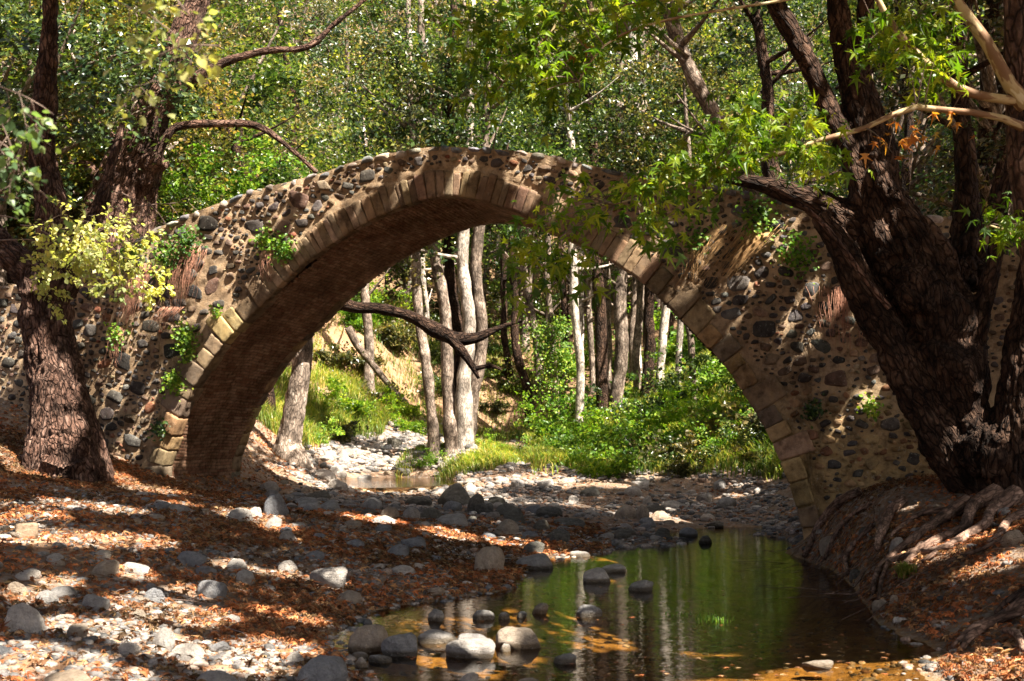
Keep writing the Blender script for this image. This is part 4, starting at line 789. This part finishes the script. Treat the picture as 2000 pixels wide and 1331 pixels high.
for (px, py, Y, s, k, lab) in [(330,440,26.5,1.3,0,'leafy hedge clump nearest the leaning tree'),(385,420,27,1.4,2,'leafy hedge clump second from the leaning tree'),(440,405,27.5,1.4,0,'leafy hedge clump below the thin forked trunk'),(490,385,28,1.3,0,'leafy hedge clump under the dark leaning trunk'),(550,380,28.5,1.3,2,'leafy clump right of the dark leaning trunk'),(60,440,26,1.4,3,'pale bush between the old tree\'s limbs'),(180,450,26,1.2,3,'pale bush right of the old tree\'s fork')]:
    bush(px, Y, s, k, lab, py, 'hedge behind the bridge')
iv = empty('ivy_clad_trunk', (*P(1080, 860, 38)[:2], g1(*P(1080, 860, 38)[:2])), 'dead trunk smothered in bright green climbing leaves in mid arch', 'ivy trunk')
simple_limbs('trunk', [LB(38, (1090,860,9),(1084,760,8),(1078,660,7),(1070,560,5))], M_bark2, iv); pts = []
mb = MB(); q = []
for (x, y, r) in [(1090,820,30),(1085,780,34),(1080,740,34),(1078,700,32),(1072,670,34),(1060,650,30),(1100,690,20),(1125,720,14),(1128,780,14),(1090,640,24)]: q.append(P(x, y, 38)+rng.normal(size=(420, 3))*[r/F*38*.55, .3, r/F*38*.5])
p = np.vstack(q); scatter(mb, OVAL*[1.3, 1, 1], OVAL_T, p, frames(unit(rng.normal(size=(len(p), 3))*.6+[.3, -.8, .5])), .1*rng.uniform(.6, 1.2, len(p))); mb.obj('climbing_leaves', M_bush, iv, False)

# ------------------------------------------------------------------ grass, as a mass and as tufts
def blades(mb, p, L, lean=.35, wd=.011, dirs=None):
    n = len(p); a = rng.uniform(0, 2*np.pi, n); L = L*rng.uniform(.5, 1.2, n); d = np.stack([np.cos(a), np.sin(a), 0*a], 1)*(lean*rng.uniform(.3, 1.5, n))[:, None]
    if dirs is not None: d = d+dirs
    s = np.stack([-np.sin(a), np.cos(a), 0*a], 1)*wd; up = np.array([0, 0, 1.])
    m = p+(up*.6+d*.35)*L[:, None]; e = p+(up*.85+d*1.1)*L[:, None]; v = np.stack([p-s, p+s, m-s*.8, m+s*.8, e], 1).reshape(-1, 3); b = np.arange(n)[:, None, None]*5
    mb.add(v, None, (np.array([[0, 1, 3], [0, 3, 2], [2, 3, 4]])[None]+b).reshape(-1, 3))
def region(n, x0, x1, y0, y1, f):
    x = rng.uniform(x0, x1, n); y = rng.uniform(y0, y1, n); z = gz(x, y); k = f(x, y, z)*np.clip(fbm(np.stack([x*.8, y*.8, x*0], 1), 3)*3.2-.9, 0, 1) > rng.random(n); return np.stack([x, y, z-.02], 1)[k]
mb = MB()
p = region(150000, .5, 11, 27, 44, lambda x, y, z: np.clip((z-(.62+.03*(y-28)))*5, 0, 1)*(x > .3+np.abs(y-36)*.0)); blades(mb, p, .42, .5, .014)
p = region(40000, -9, -4.2, 28, 44, lambda x, y, z: np.clip((z-(1.2+.04*(y-30)))*3, 0, 1)*np.clip((4.-z)*1.2, .12, 1)); blades(mb, p, .5, .5, .014)
p = region(22000, -9, 2, 40, 56, lambda x, y, z: .7+0*x); blades(mb, p, .4, .5, .014)
p = region(30000, -3.2, .8, 30.5, 36, lambda x, y, z: np.clip(1.35-((x+1.3)/1.75)**2-((y-33)/2.3)**2, 0, 1)); blades(mb, p, .34, .6, .012)
tag(mb.obj('grass', M_grass, None, False), 'lush sunlit grass covering the banks and the islet upstream', 'grass', kind='stuff')
def tuft(name, px, py, n, L, label, mat, rad=.08, Y=None, dirs=None):
    h = hit(px, py) if Y is None else P(px, py, Y); mb = MB(); blades(mb, h+rng.normal(size=(n, 3))*[rad, rad, .015], L, .45, .004, dirs); return tag(mb.obj(name, mat, None, False), label, 'grass tuft')
tuft('grass_tuft', 1772, 1128, 300, .27, 'hanging green grass tuft on the root-laced right bank by the water', M_grass, .035, None, np.array([-.25, -.35, -.45]))
tuft('grass_tuft', 305, 878, 260, .38, 'bright grass tuft growing against the bridge\'s left foot', M_grass, .07)
tuft('water_weed', 1395, 1215, 120, .06, 'small green weed floating in the middle of the pool', M_bush, .09)
tuft('water_weed', 1320, 1205, 50, .04, 'tiny dark weed floating left of the green weed', M_bush, .07)

# ------------------------------------------------------------------ plants rooted in the masonry
for (px, py, r, n, lab) in [(525,468,20,160,'small leafy plant on the wall above the arch stones, left slope'),(560,488,24,220,'fresh green plant beside the arch stones on the left'),(368,660,26,260,'dark leafy plant hanging beside the arch ring on the left'),(347,748,22,200,'leafy plant at the lower arch stones on the left'),(375,690,18,120,'small plant just above the lowest leafy plant'),
                             (320,838,16,110,'small plant in the left foot of the bridge'),(335,505,34,260,'yellow-green plant above the hanging rootlets'),(375,470,26,180,'sparse plant near the parapet on the left'),(265,500,34,220,'dark green plant behind the old tree\'s twigs'),(235,655,20,120,'dark plant on the shaded wall by the old tree'),(430,610,10,50,'tiny plant between dark stones near the arch ring'),
                             (1590,800,16,120,'small dark plant low on the right wall'),(1700,798,14,100,'small dark plant near the huge stems'),(1560,500,30,220,'dark plant tuft high on the right wall'),(1480,420,34,260,'leafy tuft above the dry streak on the right'),(1360,470,22,120,'green tuft above dry hanging grass')]:
    u, z = face(px, py); rr = r/F*19; p = BP(u+rng.normal(size=n)*rr*.55, -.05-np.abs(rng.normal(size=n))*.09, z+rng.normal(size=n)*rr*.6); mb = MB(); scatter(mb, OV6*[1.2, 1, 1], OV6_T, p, frames(unit(rng.normal(size=(n, 3))*.5+[.1, -.8, .55])), .06*rng.uniform(.6, 1.3, n))
    tag(mb.obj('wall_plant', M_bush if py < 800 else M_leaf, None, False), lab, 'plant', 'plants rooted in the bridge wall')
def hang(px0, py0, px1, py1, w_, n, mat, lab, nm='hanging_rootlets', r0=.0032):
    lm = []
    for _ in range(n):
        o = rng.normal()*w_; a = rng.uniform(-.15, .15); l = rng.uniform(.45, 1.05); q = []; wx = 0
        for k in range(8):
            t = k/7*l+max(a, 0)*.5; wx += rng.normal()*2.2; u, z = face(px0+(px1-px0)*t+o*(1-.25*t)+wx, py0+(py1-py0)*t); q.append([*BP(u, -.06-.1*math.sin(t*3)*rng.uniform(.5, 1), z), r0*(1-.08*k)])
        lm.append(np.array(q))
    tag(simple_limbs(nm, lm, mat, None, 4), lab, 'hanging roots', 'dry growth hanging on the bridge wall')
hang(290, 515, 243, 650, 14, 90, M_rootlet, 'reddish bundle of rootlets hanging down the left wall'); hang(375, 480, 350, 600, 16, 80, M_rootlet, 'thin reddish rootlets trailing below the parapet plants'); hang(345, 600, 315, 650, 14, 40, M_rootlet, 'short pink rootlets below the trailing ones')
hang(530, 480, 525, 550, 8, 25, M_rootlet, 'small brown rootlets beside the arch stones'); hang(1490, 455, 1405, 560, 15, 60, M_straw, 'bright dry straw streak slanting down the right wall', 'dry_grass'); hang(1450, 440, 1350, 570, 30, 55, M_straw, 'brown dry grass mat above the right arch stones', 'dry_grass'); hang(1365, 470, 1350, 560, 12, 25, M_straw, 'narrow dry grass wisp on the right wall', 'dry_grass'); hang(1640, 560, 1650, 690, 22, 70, M_rootlet, 'dark rootlets beside the huge leaning stem'); hang(238, 640, 232, 720, 9, 30, M_rootlet, 'thin rootlets by the old tree trunk')

# ------------------------------------------------------------------ overhanging twigs at the left
def overhang(name, label, Y, starts, length, r0, n, mat, leaf, per, tmat, k=2, droop=.15, pick=1.):
    root = empty(name, P(starts[0][0], starts[0][1], Y), label, 'branch'); lm, tp = [], []
    for (px, py, dx, dy, L) in starts:
        d = unit(np.array([dx, rng.uniform(-.2, .2), -dy])); a, b = grow_twigs([P(px, py, Y)], [d], L, r0, k, droop); lm += a; tp += b
    simple_limbs('twigs', lm, tmat, root, 5); tp = [x for x in tp if x[2] < k and rng.random() < pick]; mb = MB(); leaf_cloud(mb, [x[0] for x in tp], [x[1] for x in tp], leaf, OV6*[1.25, 1, 1], OV6_T, per, .015, .3); mb.obj('leaves', mat, root)
overhang('overhanging_twig', 'pale sunlit twig with whitish leaves hanging in at the top left', 4.6, [(150,-40,.9,.5,.42),(210,-60,.6,.8,.36),(430,90,-.95,-.1,.5),(330,-30,.3,.7,.28)], .4, .004, 3, M_pale, .04, 1, M_twig, 2, .05, .45)
overhang('overhanging_twig', 'blurred dull green leaves hanging in at the left edge', 4.6, [(-40,160,1,.15,.34),(-40,200,.9,.5,.34),(-30,260,.8,.5,.26)], .4, .004, 3, M_teal, .038, 1, M_twig, 2, .1, .7)
overhang('overhanging_twig', 'thin twigs with small pale leaves in front of the old tree\'s fork', 13, [(-10,420,1,.15,1.3),(40,440,1,.1,1.2),(-10,470,1,-.05,1.2),(80,450,.9,.5,1.)], 1, .008, 3, M_pale, .05, 2, M_twig, 3, .12, .8)
overhang('bare_twigs', 'leafless twigs in front of the leaning tree\'s base', 22, [(230,375,.8,.3,1.1),(250,400,.9,.1,1.),(290,395,.5,.6,.8),(190,390,.7,.6,.9)], 1, .01, 3, M_pale, .04, 1, M_twig, 3, .05, .05)
overhang('overhanging_twig', 'nearly bare twig reaching over the bridge right of its crown', 11, [(1240,345,-.9,.1,.55),(1230,335,-.6,.5,.4)], 1, .005, 2, M_pale, .04, 1, M_twig, 2, .05, .35)

# ------------------------------------------------------------------ rocks
RS = []
for i in range(14):
    k = [2.2, 2.5, 2.1, 2.8, 3.2, 2.3][i % 6]; n = 14 if i < 8 else 9; v, q = stone(n, k, .24, 1.0); v = v*(1+.14*(fbm(v*3+i*7, 4)-.5))[:, None]; m = MB(); m.add(v, q); RS.append(m.mesh('rock', RM['grey']))
def rock(loc, size, tone, label, group=None, k=None, rz=None, name='rock'):
    k = int(rng.integers(0, 14)) if k is None else k; o = bpy.data.objects.new(name, RS[k]); C.objects.link(o); o.location = [float(a) for a in loc]; o.scale = [float(a) for a in size]
    o.rotation_euler = (rng.normal()*.12, rng.normal()*.12, rng.uniform(0, 6.28) if rz is None else rz); o.material_slots[0].link = 'OBJECT'; o.material_slots[0].material = RM[tone]; return tag(o, label, 'rock', group)
HERO = [(718,1275,74,55,'tan','big rounded grey-tan rock at the water\'s edge'),(780,1283,70,42,'blue','blue-grey rock beside the big rounded one at the edge'),(622,1345,95,62,'blue','large bluish boulder cut by the bottom edge'),(915,1285,95,38,'pale','long whitish rock lying in the shallow water'),(855,1258,82,18,'grey','flat grey slab behind the whitish rock'),(925,1262,64,22,'grey','low grey rock touching the whitish rock from behind'),
 (1012,1268,95,42,'tan','wide tan rock in shallow water right of the whitish one'),(987,1273,26,17,'pale','small pointed rock in front of the wide tan one'),(1152,1207,50,27,'blue','grey-blue rock standing alone in the pool'),(1055,1200,34,28,'tan','pointed tan rock in the pool'),(1104,1298,50,22,'grey','low grey rock in the pool near the bottom'),(1166,1138,48,30,'pale','pale rounded rock on the near pool\'s left'),
 (1252,1155,57,24,'grey','dark angular rock farthest right in the pool'),(1200,1118,46,16,'pale','flat pale rock behind the rounded pool rock'),(1133,1088,44,12,'pale','flat pale stone at the pool\'s left shore'),(1045,1112,74,36,'grey','striped dark grey boulder at the pool\'s shore'),(1042,1083,50,26,'dark','mossy stone behind the striped boulder'),(955,1118,56,50,'tan','tan wedge-shaped rock among leaves near the shore'),
 (640,1148,74,34,'grey','half shaded grey rock among orange leaves'),(678,1182,48,26,'tan','rounded tan rock below the half shaded one'),(460,1115,38,24,'pale','small white pointed rock on the leafy bank'),(413,1168,60,38,'blue','bluish leaning rock on the leafy bank'),(298,1180,42,26,'blue','dark blue-grey rock left of the leaning one'),(42,1238,72,54,'pale','white triangular rock at the far left'),
 (185,1195,54,34,'grey','brown-grey rock right of the white triangle'),(315,1272,44,44,'pale','upright white rock in the bright gravel'),(366,1288,62,26,'pale','oblong white rock beside the upright one'),(420,1345,80,34,'grey','pale grey rock at the bottom edge in gravel'),(120,1345,96,36,'tan','brown flat boulder at the bottom left edge'),(202,1122,62,28,'tan','tan half-buried rock on the left bank'),(262,1120,52,22,'pale','flat pale rock beside the tan half-buried one'),
 (372,1105,56,28,'blue','blue-grey rock in the middle of the leafy bank'),(468,1020,50,24,'pale','white oval rock near the bridge\'s left foot'),(497,1011,28,20,'pale','small white round rock beside the white oval'),(537,1008,48,42,'blue','tall grey boulder near the bridge\'s left foot'),(532,1036,38,26,'pale','pale rock in front of the tall grey boulder'),(640,1000,48,24,'grey','grey boulder at the left of the stony ford'),
 (603,998,42,22,'grey','rounded boulder beside the ford\'s left end'),(886,992,72,44,'dark','largest dark boulder in the ford under the arch'),(925,1000,32,36,'dark','dark upright boulder touching the largest dark one'),(816,990,48,20,'dark','dark mossy boulder left of the largest dark one'),(756,1015,36,26,'tan','round brownish boulder in the ford'),(800,1016,34,24,'grey','pale-faced boulder in the ford right of the round one'),
 (842,1018,42,26,'dark','dark round boulder below the largest dark one'),(885,1030,62,28,'grey','wide purplish boulder in the ford\'s front row'),(990,1045,48,28,'tan','tan boulder at the front of the ford'),(807,1070,52,22,'blue','oval blue rock among leaves below the ford'),(775,1090,54,28,'blue','dark blue rock left of the oval blue one'),(745,1027,45,20,'pale','sunlit pale rock in front of the ford'),(724,998,38,26,'grey','boulder in the back row of the ford'),
 (1058,1038,34,24,'dark','dark boulder right in the ford\'s front row'),(1002,1023,50,28,'dark','dark mossy boulder behind the tan one'),(945,1005,36,20,'dark','dark stone right of the upright boulder'),(1095,1060,36,28,'dark','brown stone at the right tip of the leafy bank'),(1114,1030,66,18,'dark','long flat dark rock in the ford'),(1264,985,22,16,'pale','small white oval rock beyond the pool'),(1254,1015,26,28,'tan','tan upright rock beyond the pool'),
 (1220,1014,42,26,'tan','golden wet rock beyond the pool'),(1290,1016,32,18,'tan','golden pointed rock beyond the pool'),(1237,970,40,20,'grey','grey rock in the gravel beyond the pool'),(1379,1062,27,18,'dark','lone dark rock at the pool\'s far edge'),(1343,1048,38,20,'blue','dark wet rock at the pool\'s far shore'),(1295,1052,30,22,'dark','brown angular rock at the pool\'s far shore'),(1220,1052,50,20,'dark','low dark rock left at the pool\'s far shore'),
 (1418,992,38,20,'grey','greenish rock on the gravel right under the arch'),(1377,982,30,16,'grey','grey rock on the gravel in mid right arch'),(1480,965,16,12,'pale','small purplish white rock near the right bank'),(1405,955,24,18,'grey','grey rock near the foot of the right bank'),(1154,970,40,20,'dark','dark rock in the middle of the streambed'),(656,930,38,20,'pale','bright white rock beside the upstream pool'),(671,908,34,24,'grey','purple-grey boulder above the upstream pool'),
 (642,900,26,16,'pale','white rock left of the purple-grey boulder'),(768,877,30,20,'dark','dark boulder far up the left stream arm'),(755,882,26,14,'blue','bluish boulder beside the far dark one'),(785,933,30,14,'dark','dark rock at the edge of the upstream pool'),(1600,1307,60,12,'pale','flat white rock breaking the water at the bottom right'),(1032,1345,60,20,'tan','flat tan rock at the bottom edge in the water'),(915,1345,50,36,'pale','pale rock at the bottom edge below the whitish one'),(985,1212,22,16,'grey','small stone at the shore, right one of a row'),(945,1212,40,22,'grey','stone in the shoreline row above the tan rock'),(850,1215,34,26,'grey','dark stone at the left of the shoreline row'),(1018,1208,20,14,'blue','small bluish stone in the shoreline row'),
 (575,1300,34,22,'pale','pale stone left of the large bluish boulder'),(705,1305,26,20,'pale','small pale stone standing in the shallows'),(740,1295,44,14,'grey','flat grey stone below the blue-grey rock'),(85,1180,44,26,'grey','grey rock on the far left in half shade'),(30,1165,38,24,'tan','brown rock near the left edge'),(560,1118,38,20,'grey','grey rock in the middle of the leafy bank'),(610,1095,40,18,'blue','bluish rock below the ford\'s left end'),(690,1072,36,18,'blue','blue rock left of the dark blue one'),(560,1060,34,24,'grey','grey rock below the white oval ones'),
 (1620,1075,34,26,'tan','brownish rock stuck in the undercut right bank near the arch foot'),(1758,1080,34,28,'grey','grey rock held among the roots of the right bank'),(1792,1045,24,14,'grey','oval grey stone between roots on the right bank'),(1722,1192,34,20,'tan','brown stone at the waterline below the hanging grass tuft'),(1747,1186,22,20,'tan','reddish stone beside the grass tuft\'s foot'),(1985,1062,44,26,'tan','tan rock on the right bank at the picture\'s edge'),(1672,1130,26,18,'dark','dark stone at the foot of the undercut bank'),(1690,1050,22,16,'dark','small dark stone in the root-laced bank'),(1965,1010,26,18,'grey','grey stone wedged between roots by the big trunk')]
occ = []
for (px, py, ww, hh, tone, lab) in HERO:
    h = hit(px, min(py, 1330)); 
    if py > 1331: Y = (CZ-h[2])*F/(py-HY); h = np.array([(px-1000)/F*Y, Y, max(g1((px-1000)/F*Y, Y), 0)])
    s = h[1]/F; rx = ww*s/2; rzh = hh*s; rock(h+[0, rx*.5, rzh*(.12 if h[2] > .01 else .02)], (rx*1.06, rx*.85, rzh*.86), tone, lab, 'prominent rocks', None, rng.normal()*.25); occ.append((h[0], h[1]+rx*.5, rx))
o = bpy.data.objects.new('stone_block', None); C.objects.unlink(o) if o.name in C.objects else None
h = hit(48, 1052); v, q = cube_grid(8); v = v/((np.abs(v)**9).sum(1)**(1/9))[:, None]; v = v*(1+.1*(fbm(v*2, 3)-.5))[:, None]*[.11, .1, .085]; mb = MB(); mb.add(rotz(v, .4)+h+[0, .05, .06], q, None, (.3, .22, .15)); tag(mb.obj('stone_block', M_ash), 'small squared tan block on the sunlit patch at the left', 'block')
# unnamed cobbles: the largest as things, the rest as a mass
def zone(x, y):
    if y > 24: return 'upstream of the bridge'
    if y > 17.5: return 'in the stony ford under the arch'
    if x > -.5 and y < 16: return 'at the near water\'s edge'
    if y > 12.5: return 'on the leafy bank in front of the bridge'
    return 'in the gravel at the bottom left' if y < 9.5 else 'on the near leafy bank'
TN = {'pale': 'pale', 'grey': 'grey', 'blue': 'bluish', 'tan': 'tan', 'dark': 'dark'}
cand = []
def rnd(n, fx, fy, lo, hi, tones, prob):
    for _ in range(n*6):
        if n <= 0: break
        x, y = fx(), fy(); z = g1(x, y); r = lo+(hi-lo)*rng.random()**1.8
        if z < -.02 and not (y < 12 and rng.random() < .04): continue
        if z > 1.9+.02*y or (y > 26 and x > 1.8+(33-y)*.7): continue
        if any((x-a)**2+(y-b)**2 < (r+c)**2*.8 for a, b, c in occ): continue
        occ.append((x, y, r)); cand.append((x, y, max(z, 0), r, rng.choice(tones))); n -= 1
rnd(80, lambda: rng.uniform(-5, 4.5), lambda: rng.uniform(17.5, 24), .1, .26, ['dark', 'dark', 'grey', 'grey', 'tan', 'blue', 'pale'], 1)
rnd(50, lambda: rng.uniform(-5, 4.5), lambda: rng.uniform(24, 40), .12, .3, ['pale', 'grey', 'pale', 'tan', 'dark'], 1)
rnd(80, lambda: rng.uniform(-5.5, -.2), lambda: rng.uniform(7.5, 18), .06, .15, ['grey', 'blue', 'pale', 'tan', 'grey'], 1)
cnt = {}
for (x, y, z, r, tone) in sorted(cand, key=lambda a: a[0]/a[1]):
    zn = zone(x, y); szw = 'large' if r > .18 else ('medium' if r > .11 else 'small'); key = (zn, tone, szw); cnt[key] = cnt.get(key, 0)+1
    rock((x, y, z+r*.12), (r, r*rng.uniform(.7, 1), r*rng.uniform(.45, .7)), tone, f"{szw} {TN[tone]} cobble {zn}, {ORD[min(cnt[key]-1, 19)]}{'from the left' if cnt[key] > 1 else 'leftmost'}", 'loose cobbles of the streambed')
mb = MB(); PV = [stone(2, 2.3, .25, 1.2)[0] for _ in range(12)]; q0 = cube_grid(2)[1]; PV3 = [stone(3, 2.5, .2, 1.2)[0] for _ in range(12)]; q3 = cube_grid(3)[1]
def pebbles(n, x0, x1, y0, y1, lo, hi, f, hires=False):
    x = rng.uniform(x0, x1, n); y = rng.uniform(y0, y1, n); z = gz(x, y); k = f(x, y, z) > rng.random(n); x, y, z = x[k], y[k], z[k]; r = lo+(hi-lo)*rng.random(len(x))**2.5
    V, Q = (PV3, q3) if hires else (PV, q0)
    for j in range(12):
        m = slice(j, None, 12); nn = len(x[m])
        if not nn: continue
        a = rng.uniform(0, 6.28, nn); ca, sa = np.cos(a), np.sin(a); S = V[j][None]*(r[m][:, None]*np.array([1, .8, 0]))[:, None]; S[:, :, 2] = V[j][None, :, 2]*(r[m]*rng.uniform(.4, .65, nn))[:, None]
        W = np.stack([S[:, :, 0]*ca[:, None]-S[:, :, 1]*sa[:, None]+x[m][:, None], S[:, :, 0]*sa[:, None]+S[:, :, 1]*ca[:, None]+y[m][:, None], S[:, :, 2]+(z[m]+r[m]*.1)[:, None]], 2)
        mb.add(W.reshape(-1, 3), (Q[None]+(np.arange(nn)*len(V[j]))[:, None, None]).reshape(-1, 4))
dn = lambda x, y, s=.9: np.clip(fbm(np.stack([x*s, y*s, x*0], 1), 3)*3.6-1.2, .08, 1)
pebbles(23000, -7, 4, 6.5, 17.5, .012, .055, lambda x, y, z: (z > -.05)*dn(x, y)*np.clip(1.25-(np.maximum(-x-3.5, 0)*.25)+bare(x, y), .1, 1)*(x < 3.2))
pebbles(5000, -5, 0, 6.6, 9.2, .012, .05, lambda x, y, z: (z > -.02)*.9, True)
pebbles(2200, -6, 1, 6.5, 17, .03, .085, lambda x, y, z: (z > -.03)*dn(x, y)*.7, True)
pebbles(15000, -5.5, 5.8, 17, 28, .03, .1, lambda x, y, z: (z > -.03)*(z < 1.1)*dn(x, y, .6)*(x > -5.2)*(((x-POND[0])/POND[2])**2+((y-POND[1])/POND[3])**2 > 1.), True)
pebbles(12000, -6, 6.5, 26, 46, .05, .14, lambda x, y, z: (z < .75+.055*np.maximum(y-28, 0)+np.where(x < -1.5, .8, .3))*dn(x, y, .5)*(((x-POND[0])/POND[2])**2+((y-POND[1])/POND[3])**2 > 1.), True)
pebbles(1300, 3, 6, 8, 16.5, .012, .07, lambda x, y, z: (z > -.03)*.4, True)
pebbles(7000, -6, -1, 26.5, 41, .06, .17, lambda x, y, z: (z < 1.1+.06*np.maximum(y-28, 0))*(((x-POND[0])/POND[2])**2+((y-POND[1])/POND[3])**2 > .9)*.8, True); pebbles(2500, -1.5, 3.6, 7, 14, .01, .05, lambda x, y, z: (z < 0)*.5)
tag(mb.obj('pebbles', M_peb), 'loose pebbles and gravel of the streambed and bank', 'pebbles', kind='stuff')

# ------------------------------------------------------------------ fallen leaves
mb = MB()
def litter(n, x0, x1, y0, y1, f, size):
    x = rng.uniform(x0, x1, n); y = rng.uniform(y0, y1, n); z = gz(x, y); k = f(x, y, z) > rng.random(n); x, y, z = x[k], y[k], z[k]
    e = .03; sx = (gz(x+e, y)-z)/e; sy = (gz(x, y+e)-z)/e; nn = unit(np.stack([-sx, -sy, np.ones(len(x))], 1)+rng.normal(size=(len(x), 3))*.42)
    scatter(mb, LOBE*[.9, 1, 2.6], LOBE_T, np.stack([x, y, z+rng.uniform(.004, .045, len(x))], 1), frames(nn), size*rng.uniform(.35, 1.5, len(x))**1.2)
dl_ = lambda x, y: np.clip(fbm(np.stack([x*.7+50, y*.7, x*0], 1), 4)*4-1.15, .2, 1)
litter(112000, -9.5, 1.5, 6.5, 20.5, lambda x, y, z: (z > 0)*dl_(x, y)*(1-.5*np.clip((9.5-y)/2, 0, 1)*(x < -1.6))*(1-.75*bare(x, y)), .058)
litter(34000, 3, 8, 7, 16.5, lambda x, y, z: (z > .02)*np.clip(dl_(x*1.5, y*1.5)*1.1-np.clip((y-12)/4, 0, .25), .05, 1), .055)
litter(9000, -5, 6, 17, 30, lambda x, y, z: (z > 0)*dl_(x, y)*.5, .06); litter(9000, -9, -4.5, 20, 34, lambda x, y, z: z > .5, .06)
tag(mb.obj('fallen_leaves', M_litter, None, False), 'orange-brown fallen leaves strewn over both banks', 'fallen leaves', kind='stuff')
for i in range(16):
    px, py = rng.uniform(60, 900), rng.uniform(1020, 1300); h = hit(px, py)
    if h[2] < .03: continue
    a = rng.uniform(0, 3.14); l = rng.uniform(.12, .4); q = []
    for k in range(7):
        x = h[0]+math.cos(a)*l*(k/3-1)+rng.normal()*.012; y = h[1]+math.sin(a)*l*(k/3-1); q.append([x, y, g1(x, y)+.03+rng.uniform(0, .015), .007-.0008*k])
    side = np.array(q[3]); e = side+[l*.3, l*.3, .03, -.002]; tag(simple_limbs('fallen_stick', [np.array(q), np.array([side, (side+e)/2+[0, 0, .01, 0], e])], M_twig, None, 6), 'thin dry stick lying among the fallen leaves on the left bank', 'stick', 'fallen sticks')
n = 260; x = rng.uniform(-.8, 3.3, n); y = 8.3+rng.random(n)**1.5*5; k = gz(x, y) < 0; mb = MB(); scatter(mb, LOBE*[1, 1, .25], LOBE_T, np.stack([x, y, x*0+.006], 1)[k], frames(np.tile([0, 0, 1.], (k.sum(), 1))+rng.normal(size=(k.sum(), 3))*.05), .05*rng.uniform(.6, 1.2, k.sum()))
tag(mb.obj('floating_leaves', M_litter, None, False), 'few brown leaves floating on the still pool', 'floating leaves', kind='stuff')
